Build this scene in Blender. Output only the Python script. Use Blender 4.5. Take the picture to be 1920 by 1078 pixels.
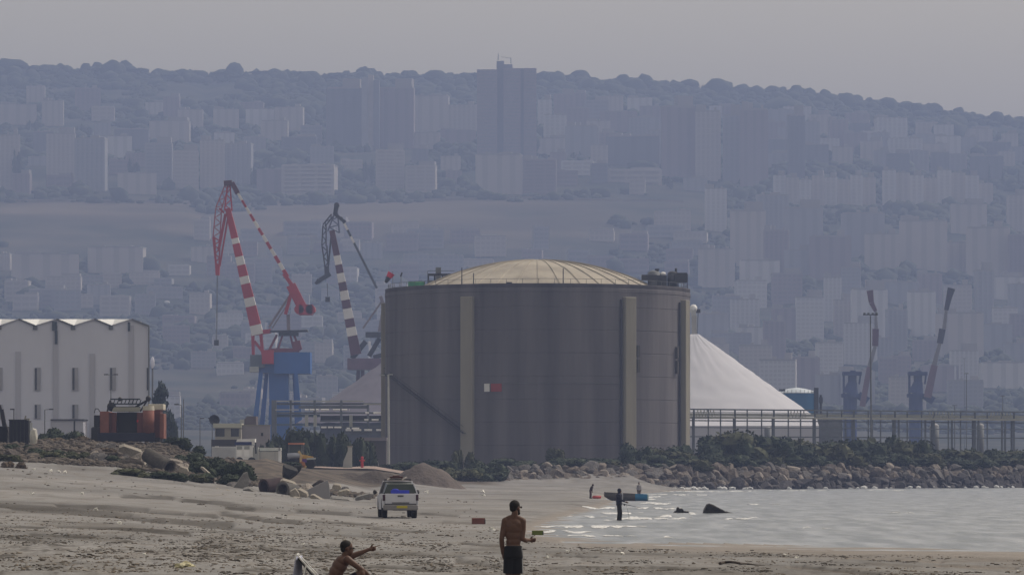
import bpy, bmesh, math, random
import numpy as np
from mathutils import Vector, Matrix, noise
C = bpy.context
for o in list(bpy.data.objects): bpy.data.objects.remove(o)
scene = C.scene
col = scene.collection
R = math.radians
random.seed(7); RNG = np.random.default_rng(7)

# ------------------------------------------------------------------ camera, sky, sun, exposure
F = 8000.0; HZ = 884.0; CH = 2.45
cam = bpy.data.objects.new('camera', bpy.data.cameras.new('camera')); col.objects.link(cam)
cam.location = (0, 0, CH); cam.rotation_euler = (R(90), 0, 0)
cam.data.sensor_width = 36; cam.data.lens = F/1920*36
cam.data.shift_y = (HZ-539)/1920
cam.data.clip_start = 1; cam.data.clip_end = 40000
scene.camera = cam
SUN_AZ, SUN_EL = 58, 50           # azimuth measured from the view direction towards the right
w = bpy.data.worlds.new('World'); scene.world = w; w.use_nodes = True
nt = w.node_tree; nt.nodes.clear()
sky = nt.nodes.new('ShaderNodeTexSky'); sky.sky_type = 'NISHITA'; sky.sun_disc = False
sky.sun_elevation = R(SUN_EL); sky.sun_rotation = R(SUN_AZ)
sky.air_density = 1.6; sky.dust_density = 2.6; sky.ozone_density = 1.0
hs = nt.nodes.new('ShaderNodeHueSaturation'); hs.inputs['Saturation'].default_value = 0.35
tint = nt.nodes.new('ShaderNodeMix'); tint.data_type = 'RGBA'; tint.blend_type = 'MULTIPLY'
tint.inputs[0].default_value = 1; tint.inputs[7].default_value = (1.37, 1.16, .86, 1)
bg = nt.nodes.new('ShaderNodeBackground'); bg.inputs['Strength'].default_value = 0.13
wo = nt.nodes.new('ShaderNodeOutputWorld')
nt.links.new(sky.outputs[0], hs.inputs['Color']); nt.links.new(hs.outputs[0], tint.inputs[6])
nt.links.new(tint.outputs[2], bg.inputs[0]); nt.links.new(bg.outputs[0], wo.inputs[0])
sl = bpy.data.lights.new('sun', 'SUN'); sl.energy = 2.15; sl.angle = R(0.8); sl.color = (1.0, 0.955, 0.90)
sun = bpy.data.objects.new('sun', sl); col.objects.link(sun)
sd = Vector((math.sin(R(SUN_AZ))*math.cos(R(SUN_EL)), math.cos(R(SUN_AZ))*math.cos(R(SUN_EL)), math.sin(R(SUN_EL))))
sun.rotation_euler = sd.to_track_quat('Z', 'Y').to_euler()
vs = scene.view_settings; vs.view_transform = 'Standard'; vs.look = 'None'; vs.gamma = 1; vs.exposure = 0.0
vs.use_curve_mapping = False
scene.render.engine = 'CYCLES'
cy = scene.cycles; cy.use_denoising = True; cy.max_bounces = 4; cy.diffuse_bounces = 2; cy.glossy_bounces = 2
cy.volume_bounces = 1; cy.transparent_max_bounces = 8; cy.caustics_reflective = False; cy.caustics_refractive = False
cy.use_adaptive_sampling = True; cy.adaptive_threshold = 0.015
HAZE_DENSITY = 2.95e-4; HAZE_COLOR = (0.365, 0.462, 0.770)

# ------------------------------------------------------------------ materials
MAT = {}
def mat(name, c, rough=0.85, var=0.12, scale=0.5, bump=0.0, bscale=None, spec=0.3, stretch=(1,1,1), metal=0.0, detail=4, c2=None, world=False):
    if name in MAT: return MAT[name]
    m = bpy.data.materials.new(name); m.use_nodes = True; n = m.node_tree; b = n.nodes['Principled BSDF']
    b.inputs['Roughness'].default_value = rough; b.inputs['Specular IOR Level'].default_value = spec
    b.inputs['Metallic'].default_value = metal
    L = n.links.new
    if world:
        g = n.nodes.new('ShaderNodeNewGeometry'); src = g.outputs['Position']
    else:
        tc = n.nodes.new('ShaderNodeTexCoord'); src = tc.outputs['Object']
    mp = n.nodes.new('ShaderNodeMapping'); mp.inputs['Scale'].default_value = stretch; L(src, mp.inputs[0])
    nz = n.nodes.new('ShaderNodeTexNoise'); nz.inputs['Scale'].default_value = scale; nz.inputs['Detail'].default_value = detail
    L(mp.outputs[0], nz.inputs['Vector'])
    rp = n.nodes.new('ShaderNodeMapRange'); rp.inputs[1].default_value = 0.3; rp.inputs[2].default_value = 0.7
    L(nz.outputs[0], rp.inputs[0])
    mx = n.nodes.new('ShaderNodeMix'); mx.data_type = 'RGBA'
    lo = tuple(max(0, x*(1-var)) for x in c); hi = tuple(min(1, x*(1+var)) for x in c)
    if c2: lo, hi = c, c2
    mx.inputs[6].default_value = (*lo, 1); mx.inputs[7].default_value = (*hi, 1)
    L(rp.outputs[0], mx.inputs[0]); L(mx.outputs[2], b.inputs['Base Color'])
    if bump:
        bn = n.nodes.new('ShaderNodeTexNoise'); bn.inputs['Scale'].default_value = bscale or scale*4; bn.inputs['Detail'].default_value = 6
        L(mp.outputs[0], bn.inputs['Vector'])
        bp = n.nodes.new('ShaderNodeBump'); bp.inputs['Strength'].default_value = bump; bp.inputs['Distance'].default_value = 0.3
        L(bn.outputs[0], bp.inputs['Height']); L(bp.outputs[0], b.inputs['Normal'])
    MAT[name] = m
    return m

# ------------------------------------------------------------------ mesh builder
ICO = None
def ico_data():
    global ICO
    if ICO is None:
        ICO = []
        for s in (1, 2, 3):
            bm = bmesh.new(); bmesh.ops.create_icosphere(bm, subdivisions=s, radius=1)
            bm.verts.ensure_lookup_table()
            ICO.append((np.array([v.co[:] for v in bm.verts]), [[v.index for v in f.verts] for f in bm.faces])); bm.free()
    return ICO
class MB:
    def __init__(s): s.v = []; s.f = []
    def add(s, vs_, fs_):
        k = len(s.v); s.v += [tuple(v) for v in vs_]; s.f += [tuple(i+k for i in f) for f in fs_]; return s
    def box(s, c, d, rz=0, M=None):
        x, y, z = d[0]/2, d[1]/2, d[2]/2
        vs_ = [Vector((sx*x, sy*y, sz*z)) for sx in (-1,1) for sy in (-1,1) for sz in (-1,1)]
        if rz: vs_ = [Matrix.Rotation(rz, 3, 'Z') @ v for v in vs_]
        if M is not None: vs_ = [M @ v for v in vs_]
        return s.add([v+Vector(c) for v in vs_], [(0,1,3,2),(4,6,7,5),(0,4,5,1),(2,3,7,6),(0,2,6,4),(1,5,7,3)])
    def bb(s, a, b):       # box from two corners
        return s.box([(a[i]+b[i])/2 for i in range(3)], [abs(a[i]-b[i]) for i in range(3)])
    def bar(s, p, q, w0, h0=None, w1=None, h1=None):
        p, q = Vector(p), Vector(q); h0 = h0 or w0; w1 = w1 or w0; h1 = h1 or h0
        d = (q-p).normalized(); up = Vector((0,1,0)) if abs(d.y) < .9 else Vector((0,0,1))
        a = d.cross(up).normalized(); b = d.cross(a).normalized()
        vs_ = [c_ + a*(i*ww/2) + b*(j*hh/2) for c_, ww, hh in ((p,w0,h0),(q,w1,h1)) for i, j in ((-1,-1),(1,-1),(1,1),(-1,1))]
        return s.add(vs_, [(3,2,1,0),(4,5,6,7),(0,1,5,4),(1,2,6,5),(2,3,7,6),(3,0,4,7)])
    def tube(s, p, q, r0, r1=None, n=8):
        p, q = Vector(p), Vector(q); r1 = r0 if r1 is None else r1
        d = (q-p).normalized(); up = Vector((0,0,1)) if abs(d.z) < .9 else Vector((1,0,0))
        a = d.cross(up).normalized(); b = d.cross(a)
        vs_ = [c_ + (a*math.cos(t)+b*math.sin(t))*r for c_, r in ((p,r0),(q,r1)) for t in [2*math.pi*i/n for i in range(n)]]
        return s.add(vs_, [(i,(i+1)%n,n+(i+1)%n,n+i) for i in range(n)] + [tuple(range(n-1,-1,-1)), tuple(range(n,2*n))])
    def path(s, pts, r, n=6):
        for i in range(len(pts)-1):
            s.tube(pts[i], pts[i+1], r, r, n)
        return s
    def lathe(s, prof, c=(0,0,0), n=24, a0=0, a1=2*math.pi):
        full = abs(a1-a0-2*math.pi) < 1e-6; m = n if full else n+1
        vs_ = [(c[0]+r*math.cos(a0+(a1-a0)*i/n), c[1]+r*math.sin(a0+(a1-a0)*i/n), c[2]+z) for r, z in prof for i in range(m)]
        fs_ = []
        for k in range(len(prof)-1):
            for i in range(n):
                j = (i+1) % m
                fs_.append((k*m+i, k*m+j, (k+1)*m+j, (k+1)*m+i))
        return s.add(vs_, fs_)
    def prism(s, pts, y0, y1):     # polygon in x,z extruded from y0 to y1
        n = len(pts)
        vs_ = [(x, y, z) for y in (y0, y1) for x, z in pts]
        return s.add(vs_, [tuple(range(n)), tuple(range(2*n-1, n-1, -1))] + [(i, n+i, n+(i+1)%n, (i+1)%n) for i in range(n)])
    def ell(s, c, r, lvl=1, M=None, jit=0.0, seed=0):
        v, f = ico_data()[lvl]
        v = v*np.array(r)
        if jit:
            sc = np.array([1+jit*noise.noise(Vector(a)*1.7+Vector((seed*3.1, seed*1.3, 0))) + jit*.5*noise.noise(Vector(a)*4+Vector((seed, 0, seed))) for a in ico_data()[lvl][0]])
            v = v*sc[:, None]
        if M is not None: v = v @ np.array(M.to_3x3()).T
        return s.add(v+np.array(c), f)
    def mesh(s, name, m, smooth=False):
        me = bpy.data.meshes.new(name); me.from_pydata([tuple(map(float, v)) for v in s.v], [], s.f)
        bm = bmesh.new(); bm.from_mesh(me); bmesh.ops.recalc_face_normals(bm, faces=bm.faces); bm.to_mesh(me); bm.free()
        if m: me.materials.append(m)
        if smooth:
            for p in me.polygons: p.use_smooth = True
        return me
    def obj(s, name, m, parent=None, smooth=False, bevel=0):
        o = bpy.data.objects.new(name, s.mesh(name, m, smooth)); col.objects.link(o)
        if parent is not None:
            o.parent = parent
            if parent.type == 'EMPTY' and not getattr(s, 'local', False):
                o.matrix_parent_inverse = Matrix.Identity(4)
                o.location = -Vector(parent.get('base', (0,0,0)))   # parts are given in world coordinates
            if parent.type == 'MESH' and parent.parent is not None and not getattr(s, 'local', False):
                o.location = (0, 0, 0)
        if bevel:
            b = o.modifiers.new('bevel', 'BEVEL'); b.width = bevel; b.segments = 2; b.limit_method = 'ANGLE'
        return o
THINGS = []
def tag(o, label=None, cat=None, group=None, kind=None, px=None):
    if label: o['label'] = label
    if cat: o['category'] = cat
    if group: o['group'] = group
    if kind: o['kind'] = kind
    if cat: THINGS.append((o, px))
    return o
def thing(name, label, cat, loc, group=None, px=None, rz=0):   # Empty at the thing's base
    o = bpy.data.objects.new(name, None); col.objects.link(o); o.location = loc; o.empty_display_size = 0.2
    o.rotation_euler = (0, 0, rz)
    o['_b'] = 0; o['base'] = [float(x) for x in loc]
    return tag(o, label, cat, group, px=px if px is not None else 960+loc[0]/max(loc[1],1)*F)
def P(px, py, D): return Vector(((px-960)/F*D, D, CH+(HZ-py)/F*D))
def X(px, D): return (px-960)/F*D
def Z(py, D): return CH+(HZ-py)/F*D
def S(n, D): return n/F*D

# ------------------------------------------------------------------ value noise (numpy)
def vnoise(x, y, seed=0):
    xi = np.floor(x).astype(np.int64); yi = np.floor(y).astype(np.int64); xf = x-xi; yf = y-yi
    def h(a, b):
        n = (a*374761393 + b*668265263 + seed*1442695041) & 0x7fffffff
        n = ((n ^ (n >> 13))*1274126177) & 0x7fffffff
        return ((n ^ (n >> 16)) & 0xffff)/32767.5-1
    u = xf*xf*(3-2*xf); v = yf*yf*(3-2*yf)
    a = h(xi, yi)*(1-u)+h(xi+1, yi)*u; b = h(xi, yi+1)*(1-u)+h(xi+1, yi+1)*u
    return a*(1-v)+b*v
def fbm(x, y, oct=4, seed=0):
    r = 0; a = 1.0; t = 0
    for k in range(oct):
        r = r+a*vnoise(x*2**k, y*2**k, seed+k*17); t += a; a *= .5
    return r/t

# ------------------------------------------------------------------ terrain
TD = [60, 93, 130, 170, 210, 250, 300, 350, 400, 450, 500, 560, 600, 900]
TP = [-900, 0, 200, 300, 400, 500, 560, 700, 870, 1000, 1150, 2900]
TZ = np.array([
 [.5,.6,.8,1.1,1.5,2.2,3.2,4.7,5.2,4.4,3.4,3,3,3],
 [.45,.45,.6,.8,1.1,1.7,2.6,4.4,5.2,4.2,3.2,3,3,3],
 [.45,.42,.5,.7,.9,1.3,2.0,4.3,5.3,4.2,3.2,3,3,3],
 [.45,.4,.45,.6,.75,1.05,1.7,3.7,5.0,4.0,3.1,3,3,3],
 [.45,.37,.4,.5,.6,.85,1.3,2.5,3.55,3.5,3,3,3,3],
 [.45,.34,.35,.42,.5,.65,1.0,1.8,3.6,3.4,3,3,3,3],
 [.45,.32,.3,.35,.4,.5,.75,1.2,2.8,2.8,2.8,3,3,3],
 [.4,.27,.22,.2,.2,.25,.4,.5,.8,1.9,2.8,3,3,3],
 [.22,.22,.18,.17,.18,.22,.3,.35,.5,.7,.9,1.3,2.8,3],
 [.2,.2,.16,.14,.14,.16,.2,.25,.35,.5,.7,1.1,3,3],
 [.2,.2,.16,.14,.14,.16,.2,.25,.3,.4,.5,1.0,3,3],
 [.2,.2,.16,.14,.14,.16,.2,.25,.3,.4,.5,1.0,3,3]])
SD_ = [60, 128, 130, 132, 142, 147, 153, 169, 194, 258, 321, 426, 516, 560, 900]
SP_ = [9000, 5000, 2600, 1920, 1500, 1250, 1100, 1003, 1030, 1100, 1150, 1142, 1240, 1300, 1300]
DB_P = [900, 930, 1250, 1920, 2900]; DB_D = [552, 560, 576, 650, 740]
RUT = [((0,946),(110,953),6),((25,950),(240,966),8),((247,969),(307,976),7),((320,976),(430,983),7),((110,945),(273,956),6),((283,958),(338,962),5),((355,963),(402,967),5),((232,930),(320,933),4),((345,938),(430,943),4),
 ((110,986),(235,991),3.5),((235,992),(350,1000),3.5),((0,984),(77,987),4),((380,940),(462,949),4),((418,962),(492,973),6),((430,952),(470,955),4),((560,958),(650,963),4),((500,975),(560,979),5),((380,985),(470,992),5),((590,975),(690,982),4),((60,1003),(170,1007),3),((620,1000),(700,1005),3),
 ((790,962),(850,966),3),((830,978),(880,980),3),((700,990),(790,996),3),((870,1018),(930,1022),3),((1060,1014),(1180,1018),3),((1040,1040),(1110,1043),3),((1350,1054),(1500,1060),3),((1480,1060),(1640,1074),5),((1220,1064),(1350,1068),3),((1600,1046),(1760,1052),3),((1760,1060),(1900,1064),4),((860,1050),(930,1060),7),((700,1035),(860,1042),4),((690,1060),(820,1068),5)]
def rut(px, D, z0=.3):
    px = np.asarray(px, float); D = np.asarray(D, float); py = HZ+(CH-z0)*F/D
    m = np.zeros_like(px+D)
    for (x0,y0),(x1,y1),w_ in RUT:
        t = np.clip((px-x0)/(x1-x0), 0, 1); d = (py-(y0+(y1-y0)*t)); dx = np.maximum(np.maximum(x0-px, px-x1), 0)
        m = np.maximum(m, np.exp(-(d/w_*1.55)**4-(dx/8.)**2))
    return m
def smooth(t): t = np.clip(t, 0, 1); return t*t*(3-2*t)
def ground(px, D, fine=True):
    px = np.asarray(px, float); D = np.asarray(D, float)
    # bilinear table
    i = np.clip(np.searchsorted(TP, px)-1, 0, len(TP)-2); j = np.clip(np.searchsorted(TD, D)-1, 0, len(TD)-2)
    tp = np.array(TP, float); td = np.array(TD, float)
    u = np.clip((px-tp[i])/(tp[i+1]-tp[i]), 0, 1); v = np.clip((D-td[j])/(td[j+1]-td[j]), 0, 1)
    u = u*u*(3-2*u)*.5+u*.5
    z = (TZ[i,j]*(1-u)+TZ[i+1,j]*u)*(1-v)+(TZ[i,j+1]*(1-u)+TZ[i+1,j+1]*u)*v
    x = (px-960)/F*D
    wob = fbm(x*.08, D*.05, 3, 5)
    ps = np.interp(D, SD_, SP_) + wob*22
    dn = np.interp(px, [1003, 1100, 1250, 1500, 1920, 2600, 9000], [169, 153, 147, 142, 132, 130, 128])+wob*2.0
    lat = (px-ps)*D/F
    water = lat > 0
    dw = np.minimum(lat*.035, np.maximum(D-dn, 0)*.02)
    dw = np.where(px < 1003, lat*.035, dw)
    dl = np.maximum(-lat, 0); dl = dl*.05+.02*dl*dl
    land = np.where(px > 1003, np.where(D < dn, (dn-D)*.0045, dl), dl)
    z = np.where(water, -np.minimum(dw, .8), np.minimum(z, np.maximum(land, 0)+0.0))
    db = np.interp(px, DB_P, DB_D)
    t = smooth((D-db-2)/13)*smooth((px-900)/50)
    z = z*(1-t)+3.2*t
    if fine:
        land_m = smooth((z+.02)/.12)
        # ridges left by vehicles and tides, rough trampled sand, small lumps
        q = D + x*.35
        rg = 1-np.abs(fbm(x*.05, q*.16, 2, 11))*2
        left = smooth((900-px)/500)
        z = z + land_m*(.10*np.clip(rg-.55, 0, 1)*(.35+left)*smooth((D-115)/25)*smooth((330-D)/60))
        rm = rut(px, D, z); z = z - land_m*.12*rm
        near = smooth((150-D)/35)
        z = z + land_m*(.016+.030*left)*near*np.clip(fbm(x*4.2, D*1.2, 3, 21)+.1, -.2, 1)
        z = z + land_m*.03*near*np.clip(fbm(x*.7, D*.25, 3, 41)-.12, 0, 1)*1.5
        z = z + land_m*.022*fbm(x*1.1, D*.7, 3, 31)
        mound = smooth((D-325)/20)*smooth((420-D)/20)*smooth((620-px)/120)
        z = z + mound*.30*fbm(x*.5, D*.3, 4, 51)
        z = z + smooth((D-380)/60)*.12*fbm(x*.2, D*.1, 3, 61)*land_m
    return z
def gz(px, D): return float(ground(np.array([px]), np.array([D]))[0])
def grid_obj(name, pxs, Ds, zf, m, kind='structure', smooth_=True):
    PX, DD = np.meshgrid(pxs, Ds); ZZ = zf(PX, DD); XX = (PX-960)/F*DD
    nr, nc = PX.shape
    co = np.stack([XX, DD, ZZ], -1).reshape(-1, 3).astype(np.float32)
    idx = np.arange(nr*nc).reshape(nr, nc)
    q = np.stack([idx[:-1,:-1], idx[:-1,1:], idx[1:,1:], idx[1:,:-1]], -1).reshape(-1, 4)
    me = bpy.data.meshes.new(name); me.vertices.add(len(co)); me.vertices.foreach_set('co', co.ravel())
    me.loops.add(q.size); me.loops.foreach_set('vertex_index', q.ravel().astype(np.int32))
    me.polygons.add(len(q)); me.polygons.foreach_set('loop_start', (np.arange(len(q))*4).astype(np.int32))
    me.polygons.foreach_set('loop_total', np.full(len(q), 4, np.int32))
    me.update(calc_edges=True); me.validate()
    me.polygons.foreach_set('use_smooth', np.full(len(q), smooth_)); me.materials.append(m)
    o = bpy.data.objects.new(name, me); col.objects.link(o); o['kind'] = kind
    return o

def sand_material():
    m = bpy.data.materials.new('sand'); m.use_nodes = True; n = m.node_tree; L = n.links.new
    b = n.nodes['Principled BSDF']; b.inputs['Roughness'].default_value = .92; b.inputs['Specular IOR Level'].default_value = .15
    g = n.nodes.new('ShaderNodeNewGeometry'); sp = n.nodes.new('ShaderNodeSeparateXYZ'); L(g.outputs['Position'], sp.inputs[0])
    def nz(scale, det, st=(1,1,1)):
        mp = n.nodes.new('ShaderNodeMapping'); mp.inputs['Scale'].default_value = st; L(g.outputs['Position'], mp.inputs[0])
        t = n.nodes.new('ShaderNodeTexNoise'); t.inputs['Scale'].default_value = scale; t.inputs['Detail'].default_value = det
        L(mp.outputs[0], t.inputs['Vector']); return t.outputs[0]
    def rng(src, a, b_, lo=0, hi=1):
        r = n.nodes.new('ShaderNodeMapRange'); r.inputs[1].default_value = a; r.inputs[2].default_value = b_
        r.inputs[3].default_value = lo; r.inputs[4].default_value = hi; L(src, r.inputs[0]); return r.outputs[0]
    def mix(f, a, b_, bt='MIX'):
        x = n.nodes.new('ShaderNodeMix'); x.data_type = 'RGBA'; x.blend_type = bt
        L(f, x.inputs[0])
        for k, v in ((6, a), (7, b_)):
            if isinstance(v, tuple): x.inputs[k].default_value = (*v, 1)
            else: L(v, x.inputs[k])
        return x.outputs[2]
    base = mix(rng(nz(.06, 5, (1,.6,1)), .35, .65), (.178,.177,.179), (.250,.246,.246))
    base = mix(rng(nz(.9, 6, (1,.35,1)), .45, .72, 0, .55), base, (.14,.12,.10))      # damp, darker drifts
    base = mix(rng(nz(6, 5), .55, .75, 0, .5), base, (.11,.095,.08))                   # shells, weed crumbs
    base = mix(rng(nz(11, 3), .66, .72, 0, .5), base, (.5,.48,.45))
    at = n.nodes.new('ShaderNodeAttribute'); at.attribute_name = 'damp_and_shade'
    base = mix(rng(at.outputs['Fac'], 0, 1, 0, .95), base, (.062,.056,.05))  # darkens damp, churned sand and paints in the shade of the ruts
    wet = rng(sp.outputs[2], .03, .13, 1, 0)
    base = mix(wet, base, (.20,.175,.155))
    at2 = n.nodes.new('ShaderNodeAttribute'); at2.attribute_name = 'soil'
    soil = at2.outputs['Fac']
    base = mix(soil, base, mix(rng(nz(.35, 6), .4, .62), (.05,.042,.036), (.125,.105,.088)))
    L(base, b.inputs['Base Color'])
    L(rng(sp.outputs[2], .03, .10, .45, .92), b.inputs['Roughness'])
    bp = n.nodes.new('ShaderNodeBump'); bp.inputs['Strength'].default_value = .6; bp.inputs['Distance'].default_value = .08
    L(nz(5, 8), bp.inputs['Height']); L(bp.outputs[0], b.inputs['Normal'])
    return m
Ds = np.concatenate([np.arange(40, 86, 3.), np.arange(86, 140, .32), np.arange(140, 250, .65), np.arange(250, 440, 1.3), np.arange(440, 720, 3), np.arange(720, 1000, 20)])
pxs = np.concatenate([np.arange(-900, -60, 30.), np.arange(-60, 1985, 2.7), np.arange(1985, 2900, 30)])
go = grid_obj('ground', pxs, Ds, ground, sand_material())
PX_, DD_ = np.meshgrid(pxs, Ds); XX_ = (PX_-960)/F*DD_
damp_and_shade = rut(PX_, DD_, ground(PX_, DD_, False))*(.92+.25*fbm(XX_*1.6, DD_*.5, 3, 7))  # rut bands: damp sand plus the ruts' own shade, put into the colour
churn = np.clip((fbm(XX_*1.1, DD_*.33, 4, 15)-.05)*3.2, 0, 1)*smooth((D_n := (138-DD_))/18)*(.35+.65*smooth((1000-PX_)/300))
fine_ = np.clip((fbm(XX_*5.5, DD_*1.1, 3, 25)-.02)*3.0, 0, 1)*smooth((150-DD_)/25)*.8
streak = np.clip((fbm(XX_*.22, DD_*.16, 4, 35)-.08)*2.4, 0, 1)*.45
att = go.data.attributes.new('damp_and_shade', 'FLOAT', 'POINT'); att.data.foreach_set('value', np.clip(damp_and_shade*.9+churn*(.45+.7*fine_)+fine_*.30+streak, 0, 1).astype(np.float32).ravel())

att = go.data.attributes.new('soil', 'FLOAT', 'POINT'); sl_ = smooth((DD_-np.interp(PX_, [-900,0,300,560,700,870], [300,318,325,350,400,500])+9*fbm(XX_*.4, DD_*.2, 3, 45))/10)*smooth((960-PX_)/60)
att.data.foreach_set('value', np.clip(np.maximum(sl_, smooth((DD_-585)/15)), 0, 1).astype(np.float32).ravel())
def water_material():
    m = bpy.data.materials.new('sea_water'); m.use_nodes = True; n = m.node_tree; L = n.links.new
    b = n.nodes['Principled BSDF']; b.inputs['Roughness'].default_value = .28; b.inputs['IOR'].default_value = 1.33
    g = n.nodes.new('ShaderNodeNewGeometry')
    def nz(scale, det, st):
        mp = n.nodes.new('ShaderNodeMapping'); mp.inputs['Scale'].default_value = st; L(g.outputs['Position'], mp.inputs[0])
        t = n.nodes.new('ShaderNodeTexNoise'); t.inputs['Scale'].default_value = scale; t.inputs['Detail'].default_value = det
        L(mp.outputs[0], t.inputs['Vector']); return t.outputs[0]
    r = n.nodes.new('ShaderNodeMapRange'); r.inputs[1].default_value = .4; r.inputs[2].default_value = .65; L(nz(.8, 7, (1,.11,1)), r.inputs[0])
    mx = n.nodes.new('ShaderNodeMix'); mx.data_type = 'RGBA'; mx.inputs[6].default_value = (.125,.145,.17,1); mx.inputs[7].default_value = (.28,.30,.335,1)
    L(r.outputs[0], mx.inputs[0]); L(mx.outputs[2], b.inputs['Base Color'])
    bp = n.nodes.new('ShaderNodeBump'); bp.inputs['Strength'].default_value = 1.0; bp.inputs['Distance'].default_value = .25
    L(nz(.9, 6, (1,.55,1)), bp.inputs['Height']); L(bp.outputs[0], b.inputs['Normal'])
    return m
def waterz(px, D):
    x = (px-960)/F*D
    return .045*fbm(x*.35, D*.22, 4, 71) + .03*np.sin(D*.9+x*.15+2*vnoise(x*.1, D*.05, 4))
grid_obj('sea_water', np.arange(930, 2900, 8.), np.concatenate([np.arange(118, 260, .8), np.arange(260, 420, 1.5), np.arange(420, 760, 3)]), waterz, water_material())

# far hill, its rows follow the mountain's profile
HB_D = [700, 900, 1500, 2100, 2600, 2950, 3250, 3500, 3620, 3950, 4400, 4800, 5300, 9000]
HB_R = [876, 876, 862, 800, 700, 600, 500, 400, 372, 300, 200, 134, 150, 560]
SK_P = [-900, 0, 350, 385, 430, 900, 1100, 1250, 1330, 1420, 1500, 1640, 1780, 1920, 2900]
SK_Y = [128, 135, 141, 153, 144, 147, 151, 160, 168, 177, 176, 194, 215, 231, 338]
def hill(px, D):
    px = np.asarray(px, float); D = np.asarray(D, float)
    k = (884-np.interp(px, SK_P, SK_Y))/750.0
    row = 884-(884-np.interp(D, HB_D, HB_R))*k
    x = (px-960)/F*D
    amp = smooth((D-1700)/800)
    return CH+(HZ-row)/F*D + amp*(7*fbm(x*.004, D*.004, 4, 81))
def hill_D(px, py):        # distance at which the hill shows at this height of the view
    k = (884-np.interp(px, SK_P, SK_Y))/750.0
    rb = 884-(884-py)/k
    return float(np.interp(-rb, [-r for r in HB_R[:12]], HB_D[:12]))
def hz(px, D): return float(hill(np.array([px]), np.array([D]))[0])
def hill_material():
    m = bpy.data.materials.new('hillside'); m.use_nodes = True; n = m.node_tree; L = n.links.new
    b = n.nodes['Principled BSDF']; b.inputs['Roughness'].default_value = .95; b.inputs['Specular IOR Level'].default_value = .1
    g = n.nodes.new('ShaderNodeNewGeometry'); sp = n.nodes.new('ShaderNodeSeparateXYZ'); L(g.outputs['Position'], sp.inputs[0])
    def nz(scale, det, st=(1,1,1)):
        mp = n.nodes.new('ShaderNodeMapping'); mp.inputs['Scale'].default_value = st; L(g.outputs['Position'], mp.inputs[0])
        t = n.nodes.new('ShaderNodeTexNoise'); t.inputs['Scale'].default_value = scale; t.inputs['Detail'].default_value = det
        L(mp.outputs[0], t.inputs['Vector']); return t.outputs[0]
    def rng(src, a, b_, lo=0, hi=1):
        r = n.nodes.new('ShaderNodeMapRange'); r.inputs[1].default_value = a; r.inputs[2].default_value = b_
        r.inputs[3].default_value = lo; r.inputs[4].default_value = hi; L(src, r.inputs[0]); return r.outputs[0]
    def mix(f, a, b_):
        x = n.nodes.new('ShaderNodeMix'); x.data_type = 'RGBA'; L(f, x.inputs[0])
        for k, v in ((6, a), (7, b_)):
            if isinstance(v, tuple): x.inputs[k].default_value = (*v, 1)
            else: L(v, x.inputs[k])
        return x.outputs[2]
    wood = mix(rng(nz(.02, 5), .4, .6), (.03,.038,.028), (.075,.072,.055))
    dry = mix(rng(nz(.012, 6, (.4,1,2)), .4, .62), (.07,.062,.05), (.15,.125,.10))
    # the open dry slope lies on the lower left of the hill, below the road
    def mul(a, b_):
        x = n.nodes.new('ShaderNodeMath'); x.operation = 'MULTIPLY'; L(a, x.inputs[0]); L(b_, x.inputs[1]); return x.outputs[0]
    band = mul(rng(sp.outputs[2], 168, 195), rng(sp.outputs[2], 228, 236, 1, 0))
    leftm = rng(sp.outputs[0], 20, 160, 1, 0)
    brk = rng(nz(.006, 3), .35, .5)
    L(mix(mul(mul(band, leftm), brk), wood, dry), b.inputs['Base Color'])
    return m
HD = np.concatenate([np.arange(860, 1900, 40.), np.arange(1900, 5000, 12.), np.arange(5000, 9000, 200)])
grid_obj('hill_terrain', np.concatenate([np.arange(-900, -60, 40.), np.arange(-60, 1985, 9), np.arange(1985, 2900, 40)]), HD, hill, hill_material())

# haze: one closed box round everything
m = bpy.data.materials.new('haze_air'); m.use_nodes = True; n = m.node_tree; n.nodes.remove(n.nodes['Principled BSDF'])
pv = n.nodes.new('ShaderNodeVolumePrincipled'); pv.inputs['Color'].default_value = (*HAZE_COLOR, 1)
pv.inputs['Density'].default_value = HAZE_DENSITY; pv.inputs['Anisotropy'].default_value = 0.0
n.links.new(pv.outputs[0], n.nodes['Material Output'].inputs['Volume'])
try: m.cycles.homogeneous_volume = True
except Exception: pass
ho = MB().bb((-6500, -600, -3), (6500, 10500, 520)).obj('haze', m); ho['kind'] = 'stuff'

# ------------------------------------------------------------------ common materials
M_conc = mat('weathered_concrete', (.076,.072,.086), .9, .22, .3, .3, 1.2, stretch=(1,1,.07), detail=13, c2=(.165,.157,.170))
M_fin = mat('pale_concrete', (.27,.256,.215), .9, .14, .3, .2, 2, stretch=(1,1,.15))
M_dome = mat('dome_concrete', (.37,.335,.28), .85, .2, .25, .3, 1.5, detail=7)
M_dark = mat('dark_steel', (.035,.037,.042), .6, .2, 1)
M_grey = mat('grey_steel', (.13,.14,.15), .6, .15, 1)
M_pale = mat('pale_steel', (.42,.43,.42), .5, .12, 1)
M_white = mat('white_paint', (.72,.72,.72), .5, .06, .8)
M_wall = mat('white_cladding', (.62,.635,.73), .7, .05, .15, stretch=(1,1,.2))
M_wall2 = mat('grey_cladding', (.46,.465,.53), .7, .05, .15, stretch=(1,1,.2))
M_roof = mat('white_roof_sheet', (.75,.76,.76), .6, .04, .3)
M_blue = mat('blue_crane_paint', (.030,.125,.40), .5, .15, .1)
M_red = mat('red_crane_paint', (.42,.025,.035), .5, .15, .2)
M_cwhite = mat('white_crane_paint', (.78,.75,.74), .6, .1, .2)
M_dred = mat('dark_crane_paint', (.10,.03,.045), .6, .2, .2)
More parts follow.
